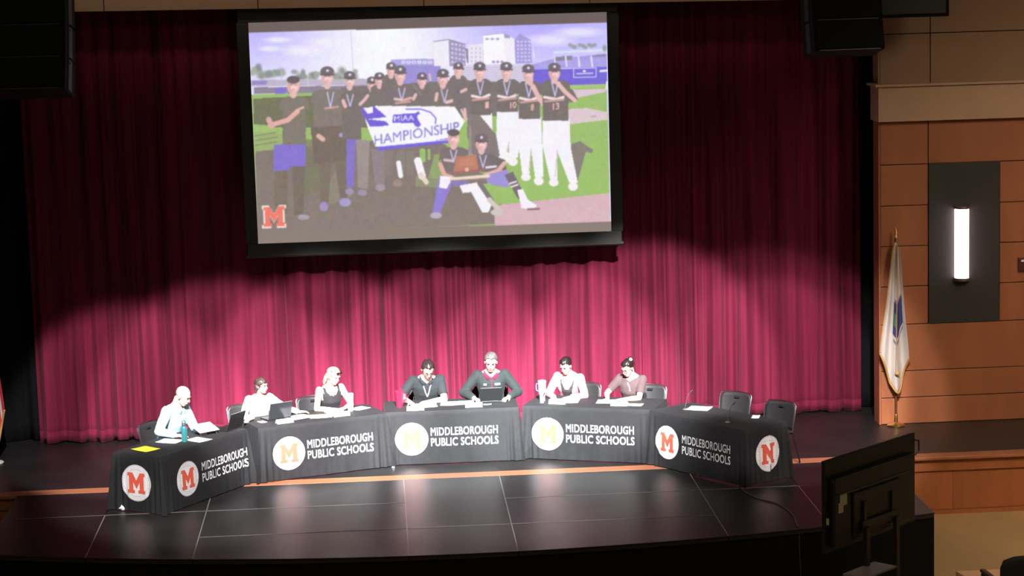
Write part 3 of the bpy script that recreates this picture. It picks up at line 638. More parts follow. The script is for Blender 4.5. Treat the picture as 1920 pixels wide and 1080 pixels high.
def seal_on(cl, c0, z0, parent, R=.225):
    def disc(r0, r1, nr, n=56, lift=.004):
        vs = []; fs = []
        for i in range(nr+1):
            r = r0+(r1-r0)*i/nr
            vs += [(c0+r*math.cos(2*PI*k/n), z0+r*math.sin(2*PI*k/n)) for k in range(n)]
        fs = [(i*n+k, (i+1)*n+k, (i+1)*n+(k+1) % n, i*n+(k+1) % n) for i in range(nr) for k in range(n)]
        if r0 < .01: fs.append(tuple(range(n-1, -1, -1))[::-1])
        bm = bmesh.new(); vv = [bm.verts.new((x, y, 0)) for x, y in vs]
        for f in fs: bm.faces.new([vv[i] for i in f])
        for f in bm.faces:
            f.normal_update()
            if f.normal.z < 0: f.normal_flip()
        flat_to_cloth(cl, bm, lift); return bm
    so = bm_obj('seal', disc(.006, R, 12), M_white, parent); so['label'] = 'round white school seal'
    bm_obj('seal_ring', disc(R*.955, R*.975, 1, lift=.0055), M_greyprint, so); bm_obj('seal_ring', disc(R*.735, R*.75, 1, lift=.0055), M_greyprint, so)
    # worn ring inscription, too small to read: short grey strokes
    bm = bmesh.new(); r = random.Random(3)
    for k in range(44):
        a = 2*PI*k/44
        if abs(math.sin(a)) < .15: continue
        hw = r.uniform(.004, .007); h0, h1 = R*.80+r.uniform(0, .006), R*.90-r.uniform(0, .006); t = Vector((-math.sin(a), math.cos(a))); n = Vector((math.cos(a), math.sin(a)))
        q = [n*h0-t*hw*.5, n*h0+t*hw*.5, n*h1+t*hw*.5, n*h1-t*hw*.5]; bm.faces.new([bm.verts.new((c0+p.x, z0+p.y, 0)) for p in q])
    for f in bm.faces:
        f.normal_update()
        if f.normal.z < 0: f.normal_flip()
    flat_to_cloth(cl, bm, .0055); bm_obj('ring_inscription', bm, M_greyprint, so)['kind'] = 'stuff'
    W, Hh = R*1.16, R*1.12
    bm = shape_bm([([(c0+(x-.5)*W, z0+(y-.5)*Hh) for x, y in BLOCK_M], [tuple(range(len(BLOCK_M)))])], .02); flat_to_cloth(cl, bm, .0068)
    mo = bm_obj('letter_m', bm, M_orange, so); mo['label'] = 'orange red block letter M'
def words_on(cl, c0, c1, z0, h, txt, parent):
    v, f = text_tris(txt, .026, 1.06); w_ = v[:, 0].max()
    bm = shape_bm([([(c0+x/w_*(c1-c0), z0+y*h) for x, y in v], f)], .035); flat_to_cloth(cl, bm, .0048)
    return bm_obj('lettering', bm, M_white, parent)
def build_table(k, label, seal_c, txt0, txt1, end=None, fold=None):
    x, y, a = TABLES[k]
    t = thing('draped_table', label, 'table', (x, y, 0), math.radians(a), 'tables in a half circle on the stage')
    b = MB(); b.box((0, 0, .722), (1.82, .75, .03)); b.obj('table_top', mat('grey_table_top', (.35, .34, .32), .5), t)
    for sx in (-1, 1):
        for sy in (-1, 1):
            b = MB(); b.tube([(sx*.72, sy*.27, 0), (sx*.72, sy*.27, .71)], .014); b.obj('leg', M_dkmetal, t, smooth=True)
    cl = Cloth(k, fold); n = 420; nz = 22; tot = PER+2*cl.amax
    zs = [.012+(TH-.012)*(j/nz)**.9 for j in range(nz+1)]; zs += []
    vs = [cl.surf(tot*i/n, z) for z in zs for i in range(n)]
    fs = [(j*n+i, j*n+(i+1) % n, (j+1)*n+(i+1) % n, (j+1)*n+i) for j in range(nz) for i in range(n)]
    top = [nz*n+i for i in range(n)]
    vs2 = [Vector((p.x*.985, p.y*.97, TH+.003)) for p in vs[nz*n:]]; base = len(vs); vs += vs2
    fs += [(nz*n+i, nz*n+(i+1) % n, base+(i+1) % n, base+i) for i in range(n)]
    fs.append(tuple(base+i for i in range(n)))
    me = bpy.data.meshes.new('tablecloth'); me.from_pydata([tuple(p) for p in vs], [], fs); me.materials.append(M_cloth)
    co = finish('tablecloth', me, t, True); co['label'] = 'black cloth with white printed seal and lettering'
    seal_on(cl, seal_c, .36, co); words_on(cl, txt0, txt1-.005, .395, .112, 'MIDDLEBOROUGH', co); words_on(cl, txt0, txt1, .25, .112, 'PUBLIC SCHOOLS', co)
    if end is not None: seal_on(cl, end, .38, co, .235)
    return t
build_table(1, 'black draped table at the left end with yellow paper on it', .50, .80, 1.77, end=PL+PW+PL+.37)
build_table(2, 'black draped table with open grey laptop, second from the left', .41, .67, 1.61)
build_table(3, 'black draped middle table with red tumbler and dark laptop', .36, .62, 1.54)
build_table(4, 'black draped table with tall blue tumbler, second from the right', .35, .61, 1.57)
build_table(5, 'black draped table at the right end with two empty chairs', .37, .66, 1.58, end=PL+.41, fold=PL+.41-.009)

# ------------------------------------------------------------------ chairs
M_shell = mat('black_chair_shell', (.020, .020, .021), .5)
def make_chair():
    t = thing('stacking_chair', 'chair', 'chair')
    def shell(y0, z0, y1, z1, w0, w1, curve, th, name, slot=False):
        nx, nz = 14, 8; vs = []
        for j in range(nz+1):
            v = j/nz; zz = z0+(z1-z0)*v; yy = y0+(y1-y0)*v; ww = w0+(w1-w0)*v
            rr = 1-max(0, (v-.80)/.2)**2*.14
            for i in range(nx+1):
                u = i/nx*2-1; vs.append((u*ww*rr, yy-curve*u*u, zz-.018*max(0, abs(u)-.7)/.3*(v > .85)))
        fs = [(j*(nx+1)+i, j*(nx+1)+i+1, (j+1)*(nx+1)+i+1, (j+1)*(nx+1)+i) for j in range(nz) for i in range(nx)]
        me = bpy.data.meshes.new(name); me.from_pydata(vs, [], fs); me.materials.append(M_shell); o = finish(name, me, t, 2)
        md = o.modifiers.new('t', 'SOLIDIFY'); md.thickness = th; return o
    bk = shell(.215, .475, .285, .82, .235, .245, .05, .014, 'backrest')
    b = MB(); b.box((0, .262, .765), (.075, .03, .026)); b.obj('handle_slot', mat('slot_dark', (.004, .004, .004), .9), bk)
    b = MB(); b.box((0, -.005, .452), (.46, .43, .03)); b.obj('seat', M_shell, t, bevel=.012)
    for s in (-1, 1):
        b = MB(); b.tube([(s*.232, -.20, .012), (s*.228, -.175, .43), (s*.22, -.15, .445)], .011); b.obj('leg', M_dkmetal, t, smooth=True)
        b = MB(); b.tube([(s*.25, .31, .012), (s*.235, .17, .43), (s*.24, .175, .46)], .011); b.obj('leg', M_dkmetal, t, smooth=True)
        b = MB(); b.tube([(s*.238, .16, .44), (s*.243, .175, .52), (s*.25, .205, .66), (s*.252, .235, .78), (s*.242, .242, .805), (s*.22, .253, .818)], .009); b.obj('back_frame', M_chrome, t, smooth=True)
    b = MB(); b.tube([(-.23, .17, .43), (.23, .17, .43)], .010); b.obj('stretcher', M_dkmetal, t, smooth=True)
    b = MB(); b.tube([(-.22, .256, .822), (-.1, .283, .829), (0, .290, .831), (.1, .283, .829), (.22, .256, .822)], .007); b.obj('back_frame', M_chrome, t, smooth=True)
    return t
chair0 = make_chair(); chair_used = [False]
def chair(pos, rot, label):
    o = chair0 if not chair_used[0] else dup(chair0)
    chair_used[0] = True
    o.location = (pos[0], pos[1], 0); o.rotation_euler = (0, 0, rot); tag(o, label, 'chair', 'black stacking chairs at the tables')

# ------------------------------------------------------------------ people
def remesh(mb, voxel, smooth_it, name, mt, keep=None, wrinkle=0, seed=0):
    me = bpy.data.meshes.new(name); me.from_pydata(mb.v, [], mb.f)
    o = bpy.data.objects.new(name, me); COL.objects.link(o)
    r = o.modifiers.new('r', 'REMESH'); r.mode = 'VOXEL'; r.voxel_size = voxel
    s = o.modifiers.new('s', 'SMOOTH'); s.iterations = smooth_it; s.factor = .5
    d = bpy.context.evaluated_depsgraph_get(); out = bpy.data.meshes.new_from_object(o.evaluated_get(d))
    bpy.data.objects.remove(o); bpy.data.meshes.remove(me)
    out.name = name; out.materials.clear(); out.materials.append(mt)
    if keep or wrinkle:
        bm = bmesh.new(); bm.from_mesh(out); bm.normal_update()
        if wrinkle:
            for v in bm.verts:
                c = v.co; v.co = c + v.normal*wrinkle*(noise.noise((c.x*14+seed, c.y*14, c.z*9))+.5*noise.noise((c.x*34, c.y*34+seed, c.z*20)))
        if keep: bmesh.ops.delete(bm, geom=[f for f in bm.faces if not keep(f.calc_center_median())], context='FACES')
        bm.to_mesh(out); bm.free()
    return out
M_eye = mat('eye_dark', (.02, .015, .012), .3); M_lip = mat('lip', (.36, .11, .10), .5); M_trouser = mat('dark_trousers', (.02, .02, .024), .8); M_shoe = mat('dark_shoes', (.015, .014, .013), .5)
PIV = Vector((0, 0, .50))
def person(label, k, lx, ly, S=1.0, lean=15, side=0, head=(0, 20, 0), handR=(-.2, -.45), handL=(.2, -.45), dirR=None, dirL=None, female=False,
           skin=None, shirt=('short', None), hair=None, turn=0, elbow_out=.55, extras=None, hand_z=.775, curl=35):
    skin = skin or M_skin; base = at_table(k, lx, ly, 0); rot = math.radians(TABLES[k][2]+turn)
    # one step deeper than a plain figure: clothing, hair and face pieces hang on the person
    LM = Matrix.Translation(PIV) @ Matrix.Rotation(math.radians(side), 4, 'Y') @ Matrix.Rotation(math.radians(lean), 4, 'X') @ Matrix.Scale(S, 4) @ Matrix.Translation(-PIV)
    LI = LM.inverted(); L3 = LM.to_3x3().normalized()
    fw = .90 if female else 1.0
    def T(x, y, z): return LM @ Vector((x, y, z))
    secs = [(.47, .165, .125, .02), (.56, .172, .130, .015), (.66, .150*fw, .115, .0), (.76, .148*fw, .110, -.005), (.87, .168*fw, .122+(.012 if female else 0), -.015), (.96, .178*fw, .112, -.012), (1.02, .168*fw, .092, 0), (1.065, .118*fw, .075, .005), (1.10, .062, .060, .005)]
    def torso(mb, g, z0=.40, z1=1.2): mb.loft([(T(0, y, z), (a+g)*S, (b+g)*S, L3) for z, a, b, y in secs if z0 <= z <= z1], 28)
    # head frame
    hc = T(0, -.035, 1.235); HR = rz(math.radians(head[0])) @ rx(math.radians(head[1])) @ ry(math.radians(head[2]))
    neck0 = T(0, .008, 1.07); pivot = T(0, -.005, 1.13); hc = pivot + HR @ (Vector((0, -.03, .105))*S)
    hs = S*(.96 if female else 1.0)
    def H(x, y, z): return hc + HR @ (Vector((x, y, z))*hs)
    sh = {s: T(s*.178*fw, .0, 1.022) for s in (-1, 1)}
    body = MB(); torso(body, 0); body.cap(neck0, pivot+HR @ Vector((0, .012, .035)), .056*S*(.88 if female else 1), .052*S*(.88 if female else 1))
    body.ell(H(0, .014, .030), (.076*hs, .094*hs, .086*hs), HR); body.ell(H(0, -.026, -.035), (.060*hs, .066*hs, .082*hs), HR); body.ell(H(0, -.050, -.094), (.036*hs, .034*hs, .028*hs), HR)
    body.ell(H(0, .0, -.06), (.055*hs, .05*hs, .05*hs), HR)
    body.cap(H(0, -.086, .008), H(0, -.103, -.026), .008*hs, .0135*hs); body.ell(H(0, -.074, .026), (.048*hs, .018*hs, .013*hs), HR); body.ell(H(0, -.084, -.062), (.026*hs, .014*hs, .016*hs), HR)
    for s in (-1, 1): body.ell(H(s*.075, .012, -.012), (.012*hs, .021*hs, .031*hs), HR)
    arms = {}
    for s, hd, dr in ((-1, handR, dirR), (1, handL, dirL)):
        A = sh[s]; Wp = Vector((hd[0], hd[1], hd[2] if len(hd) > 2 else hand_z)); a, b_ = .285*S, .255*S
        d = Wp-A
        if d.length > (a+b_)*.985: Wp = A+d.normalized()*(a+b_)*.985; d = Wp-A
        D = d.length; cx = (a*a-b_*b_+D*D)/(2*D); h = math.sqrt(max(0, a*a-cx*cx)); e = d.normalized()
        pole = Vector((s*elbow_out, .35, -.75)); pole = (pole-e*pole.dot(e)).normalized(); E = A+e*cx+pole*h
        fat = .92 if female else 1.0
        body.cap(A, E, .054*S*fat, .043*S*fat); mid = E.lerp(Wp, .3); body.cap(E, mid, .041*S*fat, .043*S*fat); body.cap(mid, Wp, .043*S*fat, .027*S*fat)
        # hand: palm, four unequal bent fingers and a thumb from the side of the palm
        f = (Vector((dr[0], dr[1], dr[2] if len(dr) > 2 else -.05)) if dr else (Wp-E)); f = Vector((f.x, f.y, max(-.35, min(.35, f.z)))).normalized()
        up = Vector((0, 0, 1)); n = (up-f*up.dot(f)).normalized(); sd = f.cross(n)*(-1 if s < 0 else 1)   # sd points to the little-finger side
        Wh = Wp+f*.015; q = .93 if female else 1.02
        PR = Matrix((sd, f, n)).transposed()
        body.ell(Wh+f*.045*q, (.040*q, .055*q, .017*q), PR); body.cap(Wp, Wh+f*.03, .025*q, .022*q)
        for i, (o_, ln) in enumerate(((-.030, .068), (-.010, .078), (.011, .072), (.030, .056))):
            p0 = Wh+f*.078*q+sd*o_*q-n*.001; ang = math.radians(curl*.25+3*i); pts = [p0]
            dv = f+sd*(o_*2.2); dv.normalize()
            for j, fr in enumerate((.45, .31, .24)):
                dd = dv*math.cos(ang)-n*math.sin(ang); p0 = p0+dd*ln*fr*q; pts.append(p0); ang += math.radians(curl*.55)
            for j in range(3): body.cap(pts[j], pts[j+1], (.0096-.001*j)*q, (.0090-.001*j)*q, 10)
        t0 = Wh+f*.022*q-sd*.028*q-n*.004; t1 = t0+(f*.75-sd*.62-n*.15).normalized()*.042*q; t2 = t1+(f*.95-sd*.15-n*.2).normalized()*.034*q
        body.cap(t0, t1, .0135*q, .0108*q, 10); body.cap(t1, t2, .0105*q, .0085*q, 10)
        arms[s] = (A, E, Wp, fat)
    legs = {}
    for s in (-1, 1):
        hp, kn, an = Vector((s*.095, -.01, .525)), Vector((s*.13, -.43, .525)), Vector((s*.13, -.40, .10)); legs[s] = (hp, kn, an)
        body.cap(hp, kn, .076, .056); body.cap(kn, kn.lerp(an, .35), .054, .056); body.cap(kn.lerp(an, .35), an, .056, .036); body.cap(an+Vector((0, .03, -.045)), an+Vector((0, -.14, -.062)), .036, .030)
    me = remesh(body, .0062, 4, 'person', skin)
    po = finish('person', me, None, 2); po.location = base; po.rotation_euler = (0, 0, rot); tag(po, label, 'person')
    # trousers and shoes
    tr = MB()
    for s in (-1, 1):
        hp, kn, an = legs[s]; tr.cap(hp, kn, .088, .066); tr.cap(kn, an+Vector((0, 0, .02)), .066, .055)
    tr.loft([(Vector((0, .02, z)), a, b) for z, a, b in ((.445, .16, .13), (.50, .182, .145), (.60, .178, .138), (.66, .165, .128))])
    finish('trousers', remesh(tr, .014, 3, 'trousers', M_trouser, wrinkle=.004), po, 2)
    for s in (-1, 1):
        an = legs[s][2]; b = MB(); b.loft([(an+Vector((0, .035, -.03)), .034, .042, rx(PI/2)), (an+Vector((0, -.05, -.05)), .043, .045, rx(PI/2)), (an+Vector((0, -.13, -.058)), .045, .038, rx(PI/2)), (an+Vector((0, -.175, -.064)), .03, .025, rx(PI/2))], 14); b.obj('shoe', M_shoe, po, smooth=2)
    # face
    for s in (-1, 1):
        b = MB(); b.ell(H(s*.029, -.0795, .004), (.0125*hs, .007*hs, .0065*hs), HR, 12, 8); b.obj('eye', M_eye, po, smooth=2)
        b = MB(); b.tube([H(s*.014, -.093, .024), H(s*.03, -.0925, .030), H(s*.046, -.083, .025)], .0035*hs, 6); b.obj('eyebrow', hair[1] if hair else M_eye, po, smooth=2)
    b = MB(); b.ell(H(0, -.094, -.060), (.021*hs, .007*hs, .006*hs), HR, 12, 8); b.obj('mouth', M_lip, po, smooth=2)
    # shirt
    kind, smt = shirt[0], shirt[1]
    st = MB(); g = {'short': .016, 'long': .016, 'tank': .008, 'cardigan': .016}[kind]
    torso(st, g, .54, 1.08)
    for s in (-1, 1):
        A, E, Wp, fat = arms[s]
        if kind == 'tank': continue
        st.ell(A, (.070*S*fat,)*3)
        if kind == 'short':
            e_ = A.lerp(E, .74); st.cone(A, e_, .070*S*fat, .064*S*fat, 20)
        else:
            st.cap(A, E, .070*S*fat, .060*S*fat); st.cone(E, E.lerp(Wp, .93), .060*S*fat, .043*S*fat, 20)
    def keep(c):
        q = LI @ c
        if q.z > 1.03 and abs(q.x) < .075 and q.y < .05 and kind in ('short', 'long'): return not (q.z > 1.03+ (abs(q.x)/.075)*.05)
        if q.z > 1.085 and abs(q.x) < .115: return False
        if kind == 'tank':
            if abs(q.x) > .125*fw+.02 and q.z > .90: return False
            if q.z > .975 and abs(q.x) < .085 and q.y < .02 and q.z > .93+abs(q.x)*1.15: return False
            if q.z > 1.0 and abs(q.x) > .115: return False
        if kind == 'cardigan' and q.y < 0 and abs(q.x) < .055+.05*max(0, (q.z-.75))/.3: return False
        return True
    so = finish('shirt', remesh(st, .0095, 4, 'shirt', smt, keep, .0045, lx*10), po, 2)
    if kind == 'cardigan':                                  # dark camisole under the open cardigan
        cm = MB(); torso(cm, .006, .54, 1.05)
        def keep2(c):
            q = LI @ c
            return not (q.z > .90 and abs(q.x) < .08 and q.z > .86+abs(q.x)*1.6) and q.z < 1.02 and not (abs(q.x) > .12 and q.z > .9)
        finish('camisole', remesh(cm, .0095, 3, 'camisole', shirt[2], keep2), po, 2)
    # hair
    if hair:
        style, hm = hair; hb = MB(); nz_ = 36
        hb.ell(Vector((0, .018, .034)), (.0835, .1015, .0925), None, 48, 30)
        if style in ('bun', 'topknot', 'up'): pass
        bm = bmesh.new(); vv = [bm.verts.new(p) for p in hb.v]
        for f in hb.f: bm.faces.new([vv[i] for i in f])
        ks = {'crop': ((-.10, .085), (-.06, .078), (-.03, .045), (.0, .030), (.02, -.02), (.05, -.055), (.2, -.065)), 'bob': ((-.10, .062), (-.06, .056), (-.035, .020), (-.01, -.03), (.02, -.08), (.2, -.11)),
              'long': ((-.10, .080), (-.06, .070), (-.035, .03), (-.01, -.02), (.02, -.08), (.2, -.11)), 'up': ((-.10, .078), (-.06, .070), (-.03, .040), (.0, .020), (.02, -.01), (.05, -.045), (.2, -.05)), 'fringe': ((-.12, .12), (-.02, .12), (.0, .02), (.02, -.015), (.05, -.05), (.2, -.06))}[style]
        def hl(y):
            for (y0, z0), (y1, z1) in zip(ks[:-1], ks[1:]):
                if y <= y1: return z0+(z1-z0)*max(0, (y-y0))/(y1-y0)
            return ks[-1][1]
        bmesh.ops.delete(bm, geom=[f for f in bm.faces if f.calc_center_median().z < hl(f.calc_center_median().y)+.016*noise.noise(f.calc_center_median()*45)+(.016*math.exp(-((abs(f.calc_center_median().x)-.05)/.018)**2) if style in ('crop', 'up') and f.calc_center_median().y < -.02 else 0)], context='FACES')
        for v in bm.verts: v.co += v.co.normalized()*(.006*noise.noise((v.co.x*75, v.co.y*22, v.co.z*30))+.008*noise.noise((v.co.x*22, v.co.y*14, v.co.z*14)))
        for v in bm.verts: v.co = H(*v.co)
        me = bpy.data.meshes.new('hair'); bm.to_mesh(me); bm.free(); me.materials.append(hm); ho = finish('hair', me, po, 2); md = ho.modifiers.new('t', 'SOLIDIFY'); md.thickness = .012; md.offset = -.6
        if style == 'long':
            for i in range(9):
                a = -.95+i*.24; x = math.sin(a*1.35)*.082; y = .03+.065*math.cos(a*1.35)
                b = MB(); b.tube([H(x, y, .0), H(x*1.08, y+.012, -.06), H(x*1.12, y+.015, -.12), H(x*1.05, y+.02, -.17)], [.022*hs, .024*hs, .021*hs, .006*hs], 8); b.obj('hair_lock', hm, ho, smooth=2)
        if style == 'bob':
            for i in range(8):
                a = -1.1+i*.31; x = math.sin(a*1.3)*.078; y = .02+.062*math.cos(a*1.3)
                b = MB(); b.tube([H(x, y, .02), H(x*1.10, y+.006, -.04), H(x*1.06, y+.004, -.095)], [.022*hs, .024*hs, .010*hs], 8); b.obj('hair_lock', hm, ho, smooth=2)
        if extras and 'bun' in extras:
            b = MB(); b.ell(H(.03, .085, .10), (.034*hs,)*3, HR); b.ell(H(.018, .06, .095), (.026*hs,)*3, HR); b.obj('hair_bun', hm, ho, smooth=2)
            b = MB(); b.ell(H(.052, .07, .105), (.022*hs, .020*hs, .026*hs), HR); b.obj('hair_tie', M_white, ho, smooth=2)
    if extras: extras_on(extras, po, T, H, HR, hs, S, arms)
    return po
def extras_on(ex, po, T, H, HR, hs, S, arms):
    if 'glasses' in ex or 'sunglasses' in ex:
        dark = 'sunglasses' in ex; dy, dz = (.006, .088) if dark else (0, 0); gm = mat('glasses_frame', (.015, .013, .012), .3)
        g = None
        b = MB()
        for s in (-1, 1):
            ring = [H(s*.032+.024*math.cos(a), -.098+dy+abs(math.cos(a))*.002, .002+dz+.017*math.sin(a)) for a in [2*PI*i/16 for i in range(17)]]
            b.tube(ring, .0026*hs, 6); b.tube([H(s*.056, -.094+dy, .006+dz), H(s*.079, -.03+dy, .010+dz), H(s*.082, .012+dy, .004+dz)], .0026*hs, 6)
            if dark: b.ell(H(s*.032, -.098+dy, .002+dz), (.024*hs, .003*hs, .017*hs), HR)
        b.tube([H(-.009, -.099+dy, .006+dz), H(.009, -.099+dy, .006+dz)], .0026*hs, 6)
        b.obj('sunglasses' if dark else 'glasses', gm, po, smooth=True)
    if 'lanyard' in ex:
        b = MB()
        for s in (-1, 1):
            p = [T(s*.062, -.055, 1.07), T(s*.045, -.118, 1.0), T(s*.022, -.148, .92), T(0, -.155, .86)]
            for i in range(3): b.tube([p[i], p[i+1]], .009, 4)
        b.obj('lanyard', mat('pale_red_ribbon', (.80, .42, .45), .7), po)
    if 'necklace' in ex:
        b = MB(); b.tube([T(-.055, -.06, 1.075), T(-.04, -.105, 1.01), T(0, -.132, .975), T(.04, -.105, 1.01), T(.055, -.06, 1.075)], .0035, 6); b.ell(T(0, -.14, .965), (.012,)*3); b.obj('necklace', mat('silver', (.8, .8, .8), .2, metal=1), po, smooth=True)
    if 'pendant' in ex:
        b = MB(); b.tube([T(-.03, -.11, 1.02), T(.0, -.138, .97), T(.006, -.142, .93)], .006, 6); b.ell(T(.006, -.146, .92), (.012, .006, .014)); b.obj('drawstring', M_white, po, smooth=True)
    if 'collar' in ex:
        cm = ex['collar']; b = MB()
        for s in (-1, 1):
            b.add([T(s*.070, .055, 1.062), T(s*.078, .0, 1.085), T(s*.066, -.070, 1.078), T(s*.008, -.108, 1.035), T(s*.045, -.122, 1.005), T(s*.098, -.075, 1.045), T(s*.108, .0, 1.06), T(s*.10, .055, 1.045)], [(0, 1, 6, 7), (1, 2, 5, 6), (2, 3, 4, 5)])
        b.add([T(-.070, .055, 1.062), T(.070, .055, 1.062), T(.10, .055, 1.045), T(-.10, .055, 1.045)], [(0, 1, 2, 3)])
        o = b.obj('collar', cm, po, smooth=2); md = o.modifiers.new('t', 'SOLIDIFY'); md.thickness = .008
        b = MB(); b.tube([T(0, -.125, 1.015), T(0, -.142, .95), T(0, -.150, .90)], .006, 6); b.obj('button_placket', cm, po, smooth=True)
    if 'logos' in ex:
        for x, w_, h_ in ex['logos']:
            b = MB(); c = T(x, -.148, .955); tn = rx(math.radians(ex.get('lean', 15)))
            b.box((0, 0, 0), (w_, .006, h_)); o = b.obj('chest_logo', M_white, po, loc=c); o.rotation_euler = (math.radians(ex.get('lean', 15))+.1, 0, x*1.2)
    if 'watch' in ex:
        A, E, Wp, fat = arms[ex['watch']]; d = (Wp-E).normalized(); b = MB(); b.cone(Wp-d*.04, Wp-d*.015, .033, .031, 18); b.obj('wristband', M_black, po, smooth=True)
    if 'pen' in ex:
        A, E, Wp, fat = arms[-1]; b = MB(); b.cone(Wp+Vector((.03, -.11, -.02)), Wp+Vector((.05, -.05, .09)), .004, .005, 8); b.obj('pen', M_black, po)
HB = mat('brown_hair', (.036, .022, .017), .5, vary=.4, scale=(60, 60, 8)); HBL = mat('blond_hair', (.50, .33, .17), .5, vary=.3, scale=(60, 60, 8)); HD = mat('dark_hair', (.012, .008, .007), .30, vary=.4, scale=(60, 60, 8)); HG = mat('greying_hair', (.085, .075, .07), .55, vary=.4, scale=(60, 60, 8)); HBR = mat('short_dark_brown_hair', (.022, .015, .013), .32, vary=.4, scale=(60, 60, 8))
fab = lambda n, c: mat(n, c, .85, vary=.06, scale=(12, 12, 12), sheen=.05, spec=.2)
S_blue = fab('light_blue_shirt', (.36, .56, .62)); S_white = fab('white_top', (.78, .76, .72)); S_tank = fab('charcoal_tank_top', (.020, .020, .023)); S_dark = fab('dark_grey_polo', (.020, .024, .026)); S_dark2 = fab('dark_green_grey_pullover', (.022, .028, .028)); S_pink = fab('pale_pink_cardigan', (.60, .20, .27)); S_mauve = fab('taupe_tee', (.085, .055, .056)); S_red = fab('red_collar', (.42, .012, .04)); S_cami = fab('grey_camisole', (.032, .028, .030))
person('bald man in a light blue long-sleeved shirt at the left end table', 1, .40, .55, 1.06, 15, 3, (14, 30, 0), (-.33, -.42), (.02, -.50), dirL=(-.3, -.9), dirR=(.75, -.6), skin=M_skin2, shirt=('long', S_blue), elbow_out=.7, extras={'collar': S_blue})
person('person with short brown hair and white top behind the grey laptop', 2, -.61, .56, .92, 12, 0, (38, 8, -4), (-.20, -.42), (.47, -.36), dirR=(-.8, -.4), dirL=(.95, -.1), female=True, shirt=('long', S_white), hair=('bob', HB), elbow_out=.6)
person('blond woman in a charcoal tank top with sunglasses on her head', 2, .42, .56, 1.0, 15, -2, (26, 22, 0), (-.10, -.46), (.06, -.46), dirR=(.9, -.3), dirL=(-.9, -.2), female=True, skin=M_skin2, shirt=('tank', S_tank), hair=('long', HBL), elbow_out=1.0, extras={'sunglasses': 1, 'necklace': 1})
person('man in a dark polo with pale lanyard writing beside the red tumbler', 3, -.31, .58, 1.06, 20, 0, (8, 38, 3), (-.24, -.50), (.02, -.50), dirR=(.25, -.9), dirL=(-.95, -.1), skin=M_skin2, shirt=('short', S_dark), hair=('crop', HBR), elbow_out=1.1, extras={'glasses': 1, 'lanyard': 1, 'collar': S_dark, 'pen': 1})
person('grey-haired man in a dark pullover with red collar at the dark laptop', 3, .59, .58, 1.08, 14, 0, (-6, 22, 4), (-.25, -.40), (.22, -.42), dirR=(.35, -.9), dirL=(-.5, -.8), skin=M_skin2, shirt=('long', S_dark2), hair=('crop', HG), elbow_out=1.0, extras={'collar': S_red, 'logos': ((-.085, .04, .028), (.075, .075, .028)), 'lean': 14, 'watch': 1})
person('dark-haired woman in pale pink cardigan over a grey top by the blue tumbler', 4, -.50, .57, 1.0, 17, 2, (-14, 28, 2), (-.10, -.50), (.12, -.48), dirR=(.3, -.9), dirL=(-.8, -.5), female=True, shirt=('cardigan', S_pink, S_cami), hair=('up', HD), elbow_out=.9)
person('dark-haired woman in a taupe tee with white hair tie, hands on papers', 4, .40, .57, 1.0, 17, 2, (-26, 30, 3), (-.24, -.48), (-.02, -.50), dirR=(-.3, -.9), dirL=(-.9, -.3), female=True, skin=M_skin2, shirt=('short', S_mauve), hair=('up', HD), elbow_out=.9, extras={'glasses': 1, 'pendant': 1, 'bun': 1})
def place(k, lx, ly): p = at_table(k, lx, ly, 0); return (p.x, p.y)
rad = math.radians
chair(place(1, .40, .60), rad(57), 'black chair under the bald man in light blue')
chair(place(2, -.70, .62), rad(21), 'black chair of the person in white behind the grey laptop')
chair(place(2, .30, .64), rad(18), 'black chair of the blond woman in the tank top')
chair(place(3, -.31, .64), 0, 'black chair behind the man in the dark polo')
chair(place(3, .59, .64), 0, 'black chair behind the grey-haired man in the pullover')
chair(place(4, -.40, .64), rad(-21), 'black chair of the woman in the pink cardigan')
chair(place(4, .54, .64), rad(-24), 'black chair of the woman in the taupe tee')
chair((2.70-.20, -2.307-.20), rad(-42), 'empty black chair with pale frame behind the right end table, nearer the centre')
chair((3.164-.19, -3.035-.19), rad(-46), 'empty black chair at the far right end of the tables')

# ------------------------------------------------------------------ things on the tables
def trot(k, extra=0): return math.radians(TABLES[k][2]+extra)
def sheet(k, lx, ly, w_, d_, label, mt=None, rot=0, name='paper_sheet', th=.002, cat='paper', z=None, group=None, tilt=None):
    # a slightly curled sheet with thickness
    n = 6; vs = []
    for j in range(n+1):
        for i in range(n+1):
            u, v = i/n-.5, j/n-.5; vs.append((u*w_, v*d_, .003*((u*2)**2)*((v*2)**2)))
    fs = [(j*(n+1)+i, j*(n+1)+i+1, (j+1)*(n+1)+i+1, (j+1)*(n+1)+i) for j in range(n) for i in range(n)]
    me = bpy.data.meshes.new(name); me.from_pydata(vs, [], fs); me.materials.append(mt or M_paper)
    o = finish(name, me, None, 2); md = o.modifiers.new('t', 'SOLIDIFY'); md.thickness = th; md.offset = 1
    p = at_table(k, lx, ly, z if z else TH+.0045); o.location = p; o.rotation_euler = (tilt or 0, 0, trot(k, rot)); tag(o, label, cat, group); return o
def tent_card(k, lx, ly, label, rot=0):
    t = thing('name_card', label, 'name card', at_table(k, lx, ly, TH+.004), trot(k, rot), 'folded name cards on the tables')
    for s in (-1, 1):
        b = MB(); b.box((0, s*.022, .030), (.235, .003, .066), rx(s*.62)); b.obj('card_face', M_card, t)
